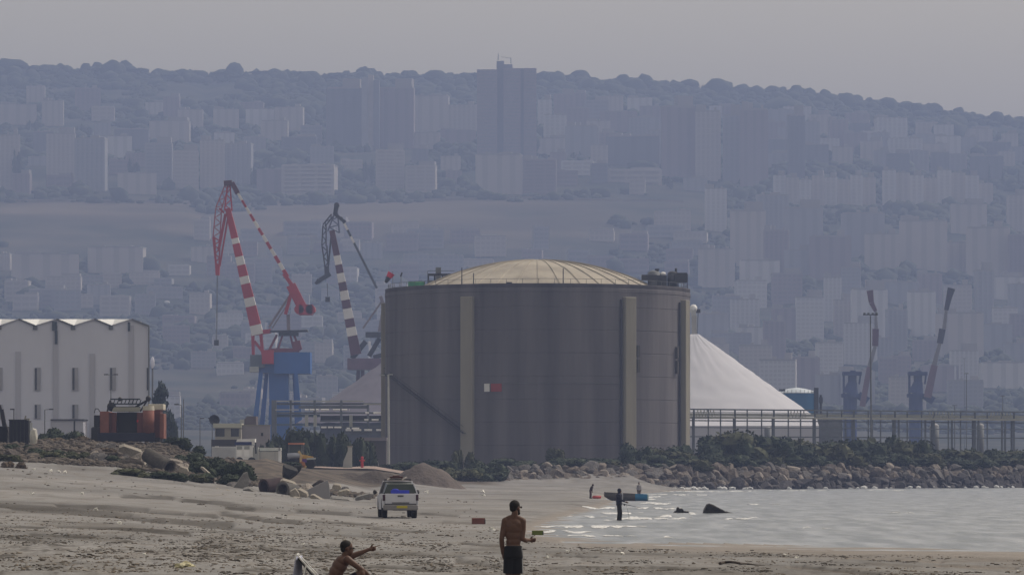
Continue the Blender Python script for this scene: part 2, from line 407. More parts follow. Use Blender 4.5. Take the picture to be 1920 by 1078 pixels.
M_salt = mat('white_salt', (.50,.505,.56), .95, .04, .05, .15, .4)
M_salt2 = mat('grey_bulk_heap', (.17,.16,.20), .95, .05, .05, .15, .4)
M_green = mat('green_painted_steel', (.05,.26,.14), .6, .2, .4)
M_leaf = mat('dark_shrub_leaves', (.014,.024,.012), .9, .35, 1.2, c2=(.036,.05,.024))
M_leaf2 = mat('olive_shrub_leaves', (.030,.036,.016), .9, .35, 1.2, c2=(.07,.075,.034))
M_leaf3 = mat('far_tree_leaves', (.025,.035,.022), .9, .3, .1, c2=(.055,.062,.035))
M_bark = mat('bark', (.09,.065,.05), .95, .2, 3)
M_glass = mat('dark_glass', (.03,.035,.045), .25, .1, 1, spec=.6)
M_rub = mat('black_rubber', (.02,.02,.02), .9, .2, 5)

# ------------------------------------------------------------------ rocks (shared meshes)
def rock_mesh(seed, lvl=1, flat=.75, cut=.72):
    r = random.Random(seed); v, f = ico_data()[lvl+0]
    vs_ = []
    planes = [(Vector((r.gauss(0,1), r.gauss(0,1), r.gauss(0,1))).normalized(), cut+r.random()*.30) for _ in range(11)]
    for a in v:
        p = Vector(a)*(1+.10*noise.noise(Vector(a)*2+Vector((seed*7.3,0,0))))
        for nrm, d in planes:
            k = p.dot(nrm)
            if k > d: p -= nrm*(k-d)
        p.z *= flat; vs_.append(p)
    b = MB(); b.add(vs_, f); return b.mesh('boulder', None)
ROCKS = [rock_mesh(i, 2 if i < 8 else 1, .85, .50) for i in range(14)]
M_rock = [mat('tan_limestone', (.165,.142,.125), .95, .3, 1.2, .8, 4), mat('brown_limestone', (.10,.086,.08), .95, .3, 1.2, .8, 4),
          mat('grey_limestone', (.12,.113,.112), .95, .3, 1.2, .8, 4), mat('pale_limestone', (.26,.23,.205), .95, .25, 1.2, .8, 4)]
M_wetrock = mat('wet_black_rock', (.018,.017,.019), .55, .3, 1.5, .5, 4)
RM = {}
def rock_obj(name, seed, mt, loc, sc, rot):
    key = (seed, mt.name)
    if key not in RM:
        me = ROCKS[seed].copy(); me.materials.append(mt); RM[key] = me
    o = bpy.data.objects.new(name, RM[key]); col.objects.link(o); o.location = loc; o.scale = sc; o.rotation_euler = rot
    return o
TONE = ['tan', 'brown', 'grey', 'pale']
def near_mark(px):
    marks = [(930,'at the sandy end'),(1108,'behind the bending fisher'),(1200,'behind the small boat'),(1285,'behind the jagged wet rock'),(1350,'behind the wedge shaped rock'),
             (1490,'below the foot of the white heap'),(1600,'below the first far blue crane'),(1720,'below the second far blue crane'),(1850,'near the breakwater tip')]
    return min(marks, key=lambda a: abs(a[0]-px))[1]
rr = random.Random(3)
rows_n = 6; BO = []
M_dwet = mat('dark_wet_limestone', (.045,.041,.046), .8, .3, 1.2, .5, 4)
for row in range(rows_n):
    px = 933+rr.random()*10
    while px < 1990:
        t = row/(rows_n-1)
        size = min(1.35, rr.lognormvariate(-.32, .28))
        db = float(np.interp(px, DB_P, DB_D)); D = db+.6+t*7.5+rr.uniform(-.6,.6)
        z = .05+t*2.75*(0.75+.25*float(smooth(np.array((px-900)/100.))))+rr.uniform(-.15,.15)
        if px < 1250: z += .55*(1-t)*(1250-px)/300
        dark = (row == 0 and px > 1290) or (row == 1 and px > 1400) or (row == 2 and px > 1540)
        k = 1 if dark else rr.choice([0,0,1,2,3,0,2])
        BO.append((size, row, px, D, z, dark, k, rr.randrange(14), (size*rr.uniform(1.0,1.6), size*1.1, size*rr.uniform(.85,1.25)), (rr.uniform(-.8,.8), rr.uniform(-.8,.8), rr.uniform(0,6.3))))
        px += size*rr.uniform(1.05,1.5)*F/D
BO.sort(key=lambda a: -a[0]*(1 if a[2] < 1930 else .1))
rest = {}
for i, (size, row, px, D, z, dark, k, sd_i, sc, rot) in enumerate(BO):
    mt = M_dwet if dark else M_rock[k]
    if i < 298:
        o = rock_obj('boulder', sd_i, mt, (X(px, D), D, z), sc, rot)
        lvl = ['at the foot', 'low', 'lower', 'midway', 'high', 'on top'][row]
        tag(o, f"{'dark wet' if dark else TONE[k]} {'large ' if size>1.05 else ''}boulder {lvl}, {near_mark(px)}", 'boulder', 'boulders of the breakwater', px=px)
    else:
        from mathutils import Euler
        Mx_ = Matrix.LocRotScale(Vector((X(px,D),D,z)), Euler(rot), Vector(sc))
        b_ = rest.setdefault(0 if dark else 1+(k > 1), MB()); me_ = ROCKS[sd_i]; b_.add([Mx_ @ v_.co for v_ in me_.vertices], [tuple(p_.vertices) for p_ in me_.polygons])
rest_all = bpy.data.meshes.new('small_boulders'); vv = []; ff = []; mi = []
for k_, b_ in sorted(rest.items()):
    n0 = len(vv); vv += [tuple(v_) for v_ in b_.v]; ff += [tuple(i_+n0 for i_ in f_) for f_ in b_.f]; mi += [k_]*len(b_.f)
rest_all.from_pydata(vv, [], ff)
for m_ in (M_dwet, M_rock[0], M_rock[2]): rest_all.materials.append(m_)
rest_all.polygons.foreach_set('material_index', mi)
o = bpy.data.objects.new('small_boulders', rest_all); col.objects.link(o); tag(o, 'smaller stones wedged between the boulders of the breakwater', kind='stuff')
# earth core beneath the boulders
bm_ = MB()
pp = list(range(900, 2901, 50)); vs_ = []
for q in pp:
    db = float(np.interp(q, DB_P, DB_D))
    for dd, zz in ((1.5,-.6),(3,.6),(7.5,2.6),(10,2.75),(14,2.9)): vs_.append((X(q, db+dd), db+dd, zz))
bm_.add(vs_, [(a*5+i, (a+1)*5+i, (a+1)*5+i+1, a*5+i+1) for a in range(len(pp)-1) for i in range(4)])
tag(bm_.obj('breakwater_core', mat('breakwater_earth', (.06,.052,.048), .95, .3, 1, .6, 3)), kind='structure')

# ------------------------------------------------------------------ foliage
def leaf_mesh(name, lumps, n, size, m, seed, core=True):
    r = np.random.default_rng(seed); b = MB()
    if core:
        for i, (c, rad) in enumerate(lumps): b.ell(c, [q*.90 for q in rad], 1, jit=.55, seed=seed+i)
    nv = []; nf = []
    vol = np.array([l[1][0]*l[1][2] for l in lumps]); pr = vol/vol.sum()
    ids = r.choice(len(lumps), n, p=pr)
    d = r.normal(size=(n, 3)); d /= np.linalg.norm(d, axis=1)[:, None]; rad = r.uniform(.72, 1.12, n)
    for k in range(n):
        c, rr_ = lumps[ids[k]]; p = np.array(c)+d[k]*np.array(rr_)*rad[k]
        a = r.normal(size=3); a /= np.linalg.norm(a); bb_ = np.cross(a, r.normal(size=3)); bb_ /= np.linalg.norm(bb_)
        s_ = size*r.uniform(.6, 1.4); i = len(nv)
        nv += [p-a*s_, p+bb_*s_*.6, p+a*s_, p-bb_*s_*.6]; nf.append((i, i+1, i+2, i+3))
    b.add(nv, nf)
    return b.mesh(name, m)
def bush_lumps(seed, n=9, w=1., h=1.):
    r = random.Random(seed); out = []
    for i in range(n):
        x = r.uniform(-.36,.36)*w*2; z = r.uniform(.15, .62)*h*(1-.5*abs(x)/w)
        out.append(((x, r.uniform(-.4,.4)*w, z), (r.uniform(.22,.4)*w, r.uniform(.25,.4)*w, r.uniform(.2,.33)*h)))
    return out
def mk_templates():
    T = {}
    T['bush'] = [leaf_mesh('foliage', bush_lumps(i), 1500, .055, None, i) for i in range(4)]
    T['round'] = [leaf_mesh('crown', bush_lumps(20+i, 6, .55, 1.), 260, .07, None, 20+i) for i in range(3)]
    T['umbrella'] = []
    for i in range(3):
        r = random.Random(40+i)
        lm = [((r.uniform(-.6,.6), r.uniform(-.4,.4), .78+r.uniform(-.08,.1)), (r.uniform(.25,.45), .35, r.uniform(.09,.16))) for _ in range(7)]
        T['umbrella'].append(leaf_mesh('crown', lm, 300, .06, None, 40+i))
    T['cypress'] = [leaf_mesh('crown', [((0,0,.12+.1*k), (.24-.02*k*(k>2)*1.0, .22, .12)) for k in range(9)], 350, .05, None, 60)]
    lm = []; r = random.Random(9)
    for k in range(13):
        z = .12+.065*k; wd = .46*(1-z)**.75+.03
        lm.append(((r.uniform(-.3,.3)*wd, r.uniform(-.3,.3)*wd, z), (wd*r.uniform(.6,1.0), wd*.8, .055)))
    T['conifer'] = [leaf_mesh('crown', lm, 1600, .045, None, 61)]
    return T
TPL = mk_templates()
LM = {}
def tpl(kind, i, mt):
    lst = TPL[kind]; key = (kind, i % len(lst), mt.name)
    if key not in LM:
        me = lst[i % len(lst)].copy(); me.materials.append(mt); LM[key] = me
    return LM[key]
trunkm = MB().tube((0,0,0), (.02,0,.62), .035, .02, 6).tube((.01,0,.4), (.2,.05,.7), .018, .01, 5).tube((.01,0,.42), (-.2,-.05,.72), .018, .01, 5).tube((.02,0,.5), (.02,.15,.75), .015, .01, 5).mesh('trunk', M_bark)
def plant(name, kind, i, mt, loc, sx, sz, label, cat, group=None, trunk=True, px=None, rz=0):
    e = thing(name, label, cat, loc, group, px=px); 
    c = bpy.data.objects.new('crown' if kind != 'bush' else 'foliage', tpl(kind, i, mt)); col.objects.link(c); c.parent = e
    c.scale = (sx, sx, sz); c.rotation_euler = (0, 0, rz)
    if trunk:
        t = bpy.data.objects.new('trunk' if kind != 'bush' else 'stem', trunkm); col.objects.link(t); t.parent = e; t.scale = (sx*.9, sx*.9, sz*(.6 if kind=='bush' else .95))
    return e
def bush(px, D, ytop, wpx, i, mt, label, group=None, zb=None, name='shrub'):
    z = gz(px, D) if zb is None else zb
    h = max(Z(ytop, D)-z, .75)
    return plant(name, 'bush', i, mt, (X(px, D), D, z-.15), S(wpx, D)/1.7, h*1.12, label, 'shrub', group, px=px, rz=(i%2)*3.14)

# shrubs behind the breakwater
r = random.Random(12)
k = 0
for px0, yt, wp in ((1255,838,70),(1300,822,90),(1345,812,100),(1395,802,120),(1425,804,110),(1470,816,90),(1520,818,110),(1570,822,90),(1610,815,90),(1650,806,100),(1690,812,80),(1735,822,80),(1790,836,90),(1835,830,60),(1880,838,90),(1915,840,80),(1965,836,90)):
    D = np.interp(px0, DB_P, DB_D)+22+r.uniform(-4,4)
    bush(px0, D, yt, wp*1.35, k, M_leaf if k%3 else M_leaf2, 'dark green shrub behind the breakwater ' + ('below the white heap' if px0<1500 else 'before the pipe rack'), 'dark shrubs behind the breakwater'); k += 1
for px0 in range(1010, 1990, 38):
    D = np.interp(px0, DB_P, DB_D)+13+r.uniform(-1,2)
    bush(px0+r.uniform(-9,9), D, r.uniform(842,854) if px0>1230 else r.uniform(854,866), r.uniform(85,115), k, M_leaf2 if k%4==0 else M_leaf, 'low dark shrub atop the boulders ' + ('before the tank' if px0<1290 else 'by the water'), 'low shrubs along the breakwater top'); k += 1
for px0, yt, wp, D in ((775,862,90,560),(820,856,90,575),(868,832,46,600),(905,858,90,560),(955,856,90,590),(1040,832,42,612),(1005,858,90,585),(1185,826,80,600),(1235,836,80,600),(1130,854,80,600),(1085,856,80,600),(850,872,100,545),(900,872,90,552),(730,866,50,560)):
    bush(px0, D, yt, wp, k, M_leaf if k%3 else M_leaf2, 'dark shrub at the foot of the round concrete tank', 'shrubs at the foot of the tank'); k += 1
# shrubs on the rubble mound and in the yard
for px0, D, yt, wp, lab, mt in ((60,415,800,70,'grey green shrub beside the white sack',M_leaf),(110,420,797,90,'grey green shrub below the long low annex',M_leaf),(150,420,806,70,'grey green shrub beside the black part of the orange machine',M_leaf),
    (330,400,812,60,'dark shrub to the side of the orange machine',M_leaf),(355,405,826,60,'low dark shrub before the street lamps',M_leaf),(75,334,846,90,'dark green shrub on the mound below the black container',M_leaf),(105,328,852,80,'low green shrub on the mound slope',M_leaf2),
    (12,318,866,60,'yellowish green shrub at the edge of the sand',M_leaf2),(25,305,872,50,'dry brown shrub at the edge of the sand',mat('dry_brush', (.10,.075,.05), .95, .3, 1.5)),(165,330,860,60,'low olive shrub among the rubble',M_leaf2),
    (255,307,877,110,'olive ground shrub below the concrete pipe',M_leaf2),(310,306,882,90,'dark ground shrub below the mouth of the concrete pipe',M_leaf),(350,310,880,80,'leafy shrub beside the mouth of the concrete pipe',M_leaf2),
    (420,335,853,90,'dense dark green shrub in front of the grey trailer',M_leaf),(385,330,858,80,'dense dark green shrub beside the concrete pipe',M_leaf),(445,328,860,70,'dark green shrub below the white truck cab',M_leaf),(400,312,877,110,'low dark shrub spilling on to the sand',M_leaf),
    (140,332,850,60,'dull green shrub half way up the rubble mound',M_leaf2),(215,326,862,60,'low dark shrub under the pale broken slabs',M_leaf),(190,340,842,60,'brown weed clump just below the orange machine',mat('dry_brush',(.1,.075,.05))),(35,345,838,60,'dark weeds at the base of the black container',M_leaf),(345,345,848,70,'dark green shrub above the concrete pipe',M_leaf),(375,350,842,70,'dark green shrub between the mound and the cream hut',M_leaf),
    (545,430,866,46,'black scrub at the wheels of the yellow loader',M_leaf),(120,400,822,90,'reddish dry shrub on top of the mound',mat('dry_brush',(.1,.075,.05))),(160,398,824,60,'reddish brown brush on top of the mound beside the orange machine',mat('dry_brush',(.1,.075,.05)))):
    bush(px0, D, yt, wp, k, mt, lab); k += 1
for px0, D, yt, yb, wp in ((545,560,800,872,80),(580,565,794,872,70),(615,570,803,872,80),(650,565,806,872,70),(515,575,812,870,50),(680,575,815,872,50)):
    plant('tree', 'bush', k, M_leaf, (X(px0,D), D, 2.6), S(wp,D)/1.6, (Z(yt,D)-2.6)*1.12, 'dark bushy tree in the clump before the pipe rack', 'tree', 'trees in the clump before the pipe rack', px=px0); k += 1
plant('conifer_tree', 'conifer', 0, mat('blue_green_needles', (.03,.045,.045), .9, .3, 1), (X(301,660), 660, 3), S(66,660)/.80, Z(710,660)-3, 'dark pointed conifer tree beside the end wall of the white warehouse', 'tree')
plant('tree', 'bush', 3, M_leaf, (X(322,655), 655, 3), S(30,655)/1.6, Z(770,655)-3, 'small dark tree between the conifer and the street lamps', 'tree')

# hill woodland (one mass) and the trees one can tell apart
def woodland():
    r = np.random.default_rng(5); n = 34000
    px = r.uniform(-120, 2040, n); D = np.concatenate([r.uniform(2050, 3500, n//2), r.uniform(3560, 4830, n-n//2)])
    x = (px-960)/F*D
    keep = fbm(x*.009, D*.006, 3, 91) > -.26
    keep &= ~((D > 3250) & (D < 3600) & (px < 1150) & (fbm(x*.009, D*.006, 3, 91) < .42))
    for (a0, a1, D0, dp) in FOOT: keep &= ~((px > a0-2) & (px < a1+2) & (D > D0-28) & (D < D0+dp))
    px, D, x = px[keep], D[keep], x[keep]
    co, fc, off = [], [], 0
    for lvl, sel in ((0, D < 4520), (1, D >= 4520)):
        v, f = ico_data()[lvl]; f = np.array(f); p_, d_, x_ = px[sel], D[sel], x[sel]; n = len(p_); z = hill(p_, d_)
        s = r.lognormal(1.45, .42, n)*np.interp(d_, [2000,3000,4000], [.5,.75,1.]); hh = s*r.choice([.45,.6,.8,1.1], n, p=[.35,.35,.22,.08])
        V = v[None]*np.stack([s, s, hh], -1)[:, None, :]*(1+r.uniform(-.28, .28, (n, len(v), 1))*(1 if lvl == 0 else .55))
        V += np.stack([x_, d_, z+hh*.4], -1)[:, None, :]
        co.append(V.reshape(-1, 3)); fc.append((f[None]+(np.arange(n)*len(v))[:, None, None]).reshape(-1, 3)+off); off += n*len(v)
    co = np.concatenate(co).astype(np.float32); Fc = np.concatenate(fc)
    me = bpy.data.meshes.new('woodland'); me.vertices.add(len(co)); me.vertices.foreach_set('co', co.ravel())
    me.loops.add(Fc.size); me.loops.foreach_set('vertex_index', Fc.ravel().astype(np.int32))
    me.polygons.add(len(Fc)); me.polygons.foreach_set('loop_start', (np.arange(len(Fc))*3).astype(np.int32)); me.polygons.foreach_set('loop_total', np.full(len(Fc), 3, np.int32))
    me.polygons.foreach_set('use_smooth', np.full(len(Fc), True)); me.update(calc_edges=True); me.materials.append(M_leaf3)
    o = bpy.data.objects.new('woodland', me); col.objects.link(o)
    tag(o, 'dense dark woodland covering the hazy hillside between the buildings', kind='stuff')
r = random.Random(30)
sky_w = [('umbrella',v) for v in (100,172,250,300,330,455,500,540,470)]
px0 = -20
while px0 < 1940:
    wpx = r.uniform(22, 48) if px0 < 1050 else r.uniform(13, 27); kind = r.choice(['umbrella','round','round','umbrella']) if px0 < 1100 else r.choice(['round','round','umbrella'])
    if r.random() < .06: kind = 'cypress'; wpx = 8
    ysk = float(np.interp(px0, SK_P, SK_Y)); hh = r.uniform(7, 13)
    if 360 < px0 < 410: hh = 5
    D = 4760+r.uniform(-60, 30); zb = hz(px0, D)
    h_m = S(hh+6, D)
    plant('tree', kind, r.randrange(3), M_leaf3, (X(px0, D), D, zb-1), S(wpx, D)/(1.6 if kind=='umbrella' else 1.1 if kind=='round' else .5), h_m, {'umbrella':'flat topped pine','round':'round topped tree','cypress':'thin cypress'}[kind]+' on the skyline ' + ('above the striped cranes' if px0 < 640 else 'beside the tallest tower' if px0 < 1150 else 'on the descending ridge'), 'tree', 'trees along the skyline', px=px0)
    px0 += wpx*r.uniform(.6, .95)
for px0, yb, hh in ((32,350,80),(60,248,22),(160,262,32),(240,262,20),(300,262,26),(330,265,20),(365,262,30),(408,262,24),(425,262,18),(600,262,24),(610,258,20),(672,270,30),(150,262,26),(855,300,30),(870,315,26),(1080,300,22),(1855,345,34),(1880,350,30),(1910,355,34),(790,325,26),(1130,330,22),(1250,350,24),(250,340,60),(480,350,50),(500,352,60),(690,340,50)):
    D = hill_D(px0, yb); zb = hz(px0, D); cyp = hh > 28
    plant('tree', 'cypress' if cyp and px0 > 1800 else 'round', px0, M_leaf3, (X(px0, D-15), D-15, zb-2), S(22 if not (cyp and px0>1800) else 14, D), S(hh, D)*1.15, 'dark tree among upper blocks ' + ('above the open slope' if px0<640 else 'below the tall towers' if px0 < 1300 else 'at the outer end of the ribbed blocks'), 'tree', 'dark trees among the upper blocks', px=px0)

# ------------------------------------------------------------------ hillside buildings
BW = {t: mat('facade_'+t, c, .9, .08, .2) for t, c in (('cream', (.50,.46,.43)), ('grey', (.34,.34,.36)), ('pink', (.30,.255,.27)), ('white', (.60,.585,.58)), ('dim', (.2,.2,.225)))}
M_win = mat('far_window_glass', (.25,.24,.255), .5, .2, .5)
GW = {t: mat('glazing_'+t, c, .5, .15, .3) for t, c in (('cream', (.42,.39,.37)), ('grey', (.29,.29,.31)), ('pink', (.25,.215,.23)), ('white', (.50,.49,.49)), ('dim', (.17,.17,.19)))}
M_rf = mat('far_roof', (.33,.31,.30), .9, .15, .3)
BT = {}
def block_tpl(style, tone, nb, nf):
    key = (style, tone, nb, nf)
    if key in BT: return BT[key]
    a = MB(); g = MB(); rf = MB()
    g.box((0,0,.485), (.94,.94,.97))
    a.box((0,.02,.49), (.985,.90,.975))
    if style == 'grid':
        for i in range(nb+1): a.box((-.49+.98*i/nb, -.47, .49), (.28/nb, .05, .98))
        for j in range(nf+1): a.box((0, -.466, .01+.97*j/nf), (.97, .044, .42/nf))
    elif style == 'plain':
        for i in range(4): a.box((-.47+.94*i/3, -.465, .49), (.16, .05, .98))
        a.box((-.15, -.462, .49), (.22, .04, .97)); a.box((.2, -.462, .49), (.12, .04, .97))
    elif style == 'rib':
        for i in range(nb+1): a.box((-.485+.97*i/nb, -.475, .49), (.42/nb, .08, .98))
        for j in range(nf+1): a.box((0, -.46, .01+.96*j/nf), (.97, .03, .2/nf))
    else:      # slab with balconies
        for j in range(nf+1): a.box((0, -.48, .01+.96*j/nf), (.98, .1, .45/nf))
        for i in (-.48, -.16, .16, .48): a.box((i, -.475, .49), (.06, .07, .98))
    q_ = (nb*3+nf*5) % 4
    rf.box((0,0,.985), (1.0,1.0,.03)); rf.box(((.12,-.2,.28,0)[q_],.1,1.02+.015*q_), (.3-.05*q_,.3,.05+.03*q_)); rf.box(((-.3,.3,-.1,.36)[q_],-.1,1.02), (.1,.1,.045))
    if q_ == 1: rf.box((-.36,0,1.03), (.26,.8,.1))
    if q_ == 3: rf.box((.22,.05,1.06), (.5,.7,.13))
    BT[key] = (a.mesh('facade', BW[tone]), g.mesh('glazing', GW[tone]), rf.mesh('roof', M_rf))
    return BT[key]
def block(x0, x1, yt, yb, tone, style, label, group=None, d=None, front=None, name='apartment_block'):
    pxc = (x0+x1)/2; D = hill_D(pxc, yb) if front is None else front
    zb = min(hz(x0, D), hz(x1, D), hz(pxc, D)); wd = S(x1-x0, D); h = Z(yt, D)-zb
    nb = max(2, min(9, round((x1-x0)/9))); nf = max(3, min(14, round((yb-yt)/6)))
    e = thing(name, label, 'building', (X(pxc, D), D, zb), group, px=pxc)
    dd = d or max(12, wd*.6); FOOT.append((x0, x1, D, dd))
    for me, nm in zip(block_tpl(style, tone, nb, nf), ('facade', 'glazing', 'roof')):
        o = bpy.data.objects.new(nm, me); col.objects.link(o); o.parent = e
        o.scale = (wd, dd, h+6); o.location = (0, dd/2, -6)
    e.rotation_euler = (0, 0, (hash((x0*13+yb*7)) % 100-50)*.003)
    return e
FOOT = []
NAMED = [
 (614,676,163,278,'dim','plain','brownish slab tower, outer wing of the twin slab pair'),(712,773,163,278,'pink','plain','pinkish slab tower, inner wing of the twin slab pair'),
 (1244,1303,198,332,'pink','plain','tall dull pink tower at the edge of the cluster on the ridge slope'),(1305,1350,207,338,'cream','rib','ribbed pale tower between the dull pink tower and its neighbour'),
 (1357,1388,214,342,'grey','rib','slim grey tower with pale stripe in the ridge slope cluster'),(1390,1438,203,350,'pink','plain','broad dull tower at the far end of the ridge slope cluster'),
 (1480,1508,214,335,'dim','rib','narrow dim tower standing apart beyond the tower cluster'),
 (1372,1433,393,503,'cream','plain','pale flat topped tower alone on the wooded lower slope'),(1473,1540,388,486,'grey','plain','dim broad tower beside the pale flat topped tower'),
 (1580,1655,398,484,'grey','plain','dim slab tower below the ribbed terrace'),(1690,1772,412,510,'cream','plain','wide pale tower below the outer ribbed terrace'),(1815,1890,425,520,'cream','plain','wide pale tower at the outer edge of the slope'),
 (0,36,252,352,'cream','rib','pale ribbed tower cut by the edge of the view'),(88,140,250,330,'cream','rib','pale ribbed tower beside the wide grey ribbed block'),(140,196,258,356,'grey','rib','wide grey ribbed block with a pale edge'),
 (0,65,195,240,'cream','plain','pale block high up near the edge of the view'),(80,117,188,242,'cream','plain','narrow pale block standing above the dark trees'),(172,214,200,232,'cream','slab','rounded pale block near the ridge'),
 (335,378,205,238,'cream','plain','small pale block, first of the four below the ridge'),(402,446,204,238,'cream','plain','small pale block, second of the four below the ridge'),(463,512,204,236,'white','plain','small pale block, third of the four below the ridge'),(517,566,200,240,'cream','plain','small pale block, fourth of the four below the ridge'),
 (272,322,268,345,'grey','slab','greyish block among dark trees above the open slope'),(325,372,282,352,'cream','slab','cream balconied block above the open slope'),(376,420,262,352,'cream','rib','pale ribbed block directly above the tip of the large crane'),(422,470,268,345,'grey','rib','grey ribbed block beside the tip of the large crane'),
 (528,626,308,364,'cream','slab','long low cream block between two dark tree clumps'),(705,758,280,358,'cream','slab','stepped cream block below the twin slabs'),(760,816,310,362,'cream','slab','low wide cream block below the twin slabs'),
 (828,862,292,325,'cream','plain','small bright block among trees below the tallest tower'),(895,975,288,368,'cream','plain','broad cream block at the foot of the tallest tower'),(980,1042,298,370,'pink','slab','dull pink block beside the broad cream block'),(1052,1112,302,332,'white','slab','low flat bright block beyond the tallest tower'),(1140,1240,318,345,'cream','slab','long low roofed hall below the ridge slope'),
 (776,838,178,245,'cream','plain','pale block between the twin slabs and the tallest tower'),(838,893,196,246,'cream','rib','wide pale block leaning on the tallest tower'),(1010,1032,186,240,'white','rib','slim bright tower beside the tallest tower'),
 (28,142,475,532,'cream','plain','long pale block low on the slope near the warehouse'),(168,264,462,518,'cream','plain','long pale block low on the slope beside the large crane jib'),(0,18,475,515,'cream','plain','pale block cut by the edge of the view, low on the slope'),(165,205,533,572,'grey','plain','small grey block under the long pale block'),
 (360,400,462,500,'cream','plain','pale block behind the hook of the large crane'),(680,715,455,485,'grey','plain','small block behind the smaller crane'),
 (1140,1232,254,312,'dim','plain','dark grey block beside the pink tower'),(1062,1120,235,300,'grey','plain','grey block with a bright roof dish beyond the tallest tower'),
 (1600,1662,540,640,'white','plain','white tower standing behind the tall light mast'),(1703,1752,545,625,'white','plain','bright tower behind the second far blue crane'),(1758,1840,585,680,'cream','plain','wide cream tower behind the second far blue crane'),
]
BR = [(900+300) for _ in range(1)]
for b_ in NAMED: block(*b_, d=None)
# ribbed terraces
for i, px0 in enumerate(list(range(1452, 1640, 24))):
    block(px0, px0+20, 328+(i%3)*4, 384, 'cream' if i%2 else 'white', 'rib', 'ribbed pale block in the first terrace row on the slope', 'blocks of the first terrace row')
for i, px0 in enumerate(list(range(1656, 1860, 26))):
    block(px0, px0+22, 318+(i%4)*5+(i>6)*10, 384, 'cream' if i%2 else 'white', 'rib', 'ribbed pale block in the outer terrace row on the slope', 'blocks of the outer terrace row')
# tall tower, made of wings and core
def big_tower():
    D = hill_D(950, 300); FOOT.append((892, 1008, D, 40)); zb = hz(950, D)
    e = thing('tower_block', 'tallest residential tower breaking the skyline with a stepped roof core', 'building', (X(950,D), D, zb))
    def bx(n_, x0, x1, yt, y0, y1, mt): MB().bb((X(x0,D), D+y0, zb-5), (X(x1,D), D+y1, Z(yt,D))).obj(n_, mt, e)
    bx('wing', 894, 932, 130, 4, 30, BW['pink']); bx('wing', 944, 976, 128, 2, 30, BW['pink']); bx('wing', 982, 1006, 127, 6, 32, BW['pink'])
    bx('core', 931, 945, 113, 9, 26, BW['dim']); bx('core', 975, 983, 127, 9, 26, BW['dim'])
    bx('roof_house', 944, 961, 120, 6, 20, BW['dim'])
    MB().tube(P(934,113,D+10), P(934,101,D+10), .5, .3).obj('antenna', M_grey, e)
    MB().tube(P(958,120,D+10), P(958,109,D+10), .4, .3).bar(P(940,107,D+10), P(958,110,D+10), .4).obj('antenna', M_grey, e)
    for x0, x1, y0 in ((896,930,4),(946,974,2),(984,1004,6)):
        g = MB()
        for j in range(26): g.bb((X(x0,D), D+y0-.5, zb+3+j*3.2), (X(x1,D), D+y0+.2, zb+4.3+j*3.2))
        o = g.obj('window_band', M_win, e); o['kind'] = 'stuff'
big_tower()
D_ = hill_D(694, 285)
e = thing('tower_block', 'narrow taller core tower between the twin slab wings', 'building', (X(694,D_), D_, hz(694,D_)))
MB().bb((X(678,D_),D_,hz(694,D_)-5),(X(690,D_),D_+20,Z(146,D_))).obj('core', BW['grey'], e)
MB().bb((X(690,D_),D_+4,hz(694,D_)-5),(X(700,D_),D_+22,Z(140,D_))).obj('core', BW['cream'], e)
MB().bb((X(700,D_),D_+2,hz(694,D_)-5),(X(711,D_),D_+20,Z(150,D_))).obj('shaft', BW['dim'], e)
# the rest of the town
r = random.Random(77); placed = [(b_[0], b_[1], b_[2], b_[3]) for b_ in NAMED]+[(1450,1860,318,384),(894,1006,128,300),(614,773,140,290)]
def area_word(px, yb):
    if yb < 380: a = 'high '; b_ = 'above the open slope' if px < 600 else 'below the ridge by the tall towers' if px < 1240 else 'along the descending ridge'
    else: a = 'low '; b_ = 'behind the warehouse' if px < 380 else 'behind the striped cranes' if px < 720 else 'behind the concrete tank' if px < 1290 else 'above the white heap' if px < 1560 else 'behind the far blue cranes'
    return a+b_
def fill(n, xr, yr, wr, hr, tones, styles, tries=4000, ov=.35):
    k = 0
    for _ in range(tries):
        if k >= n: break
        x0 = r.uniform(*xr); yb = r.uniform(*yr); wd = r.uniform(*wr); h = r.uniform(*hr)
        sk = float(np.interp(x0, SK_P, SK_Y))
        if yb-h < sk+22: continue
        bad = False
        for a in placed:
            ix = min(x0+wd, a[1])-max(x0, a[0]); iy = min(yb, a[3])-max(yb-h, a[2])
            if ix > 0 and iy > 0 and ix*iy > ov*min(wd*h, (a[1]-a[0])*(a[3]-a[2])): bad = True; break
        if bad: continue
        placed.append((x0, x0+wd, yb-h, yb)); t = r.choice(tones)
        sz = 'tall' if h > 1.3*wd else 'long low' if wd > 1.8*h else 'mid height'
        tw = {'cream':'cream','grey':'grey','pink':'dull pink','white':'pale','dim':'dim'}[t]
        block(x0, x0+wd, yb-h, yb, t, r.choice(styles), f'{sz} {tw} block {area_word(x0, yb)}', 'hazy town blocks on the hillside'); k += 1
fill(58, (0,1900), (205,365), (28,70), (20,48), ['cream','grey','pink','white','dim'], ['plain','slab','rib','plain'])
fill(34, (1000,1900), (180,320), (26,60), (30,66), ['cream','grey','pink','white'], ['plain','rib'])
fill(7, (1290,1900), (400,540), (36,72), (40,90), ['cream','grey','white'], ['plain','rib'])
fill(48, (1290,1900), (520,770), (30,76), (44,100), ['cream','grey','white','pink'], ['plain','rib','grid','plain'])
fill(46, (280,740), (500,790), (26,60), (22,50), ['cream','grey','pink','white'], ['grid','slab'])
fill(34, (280,1290), (430,520), (26,70), (18,44), ['grey','cream','pink'], ['grid','slab'])
fill(12, (0,280), (520,590), (30,70), (22,40), ['cream','grey'], ['grid','slab'])
woodland()
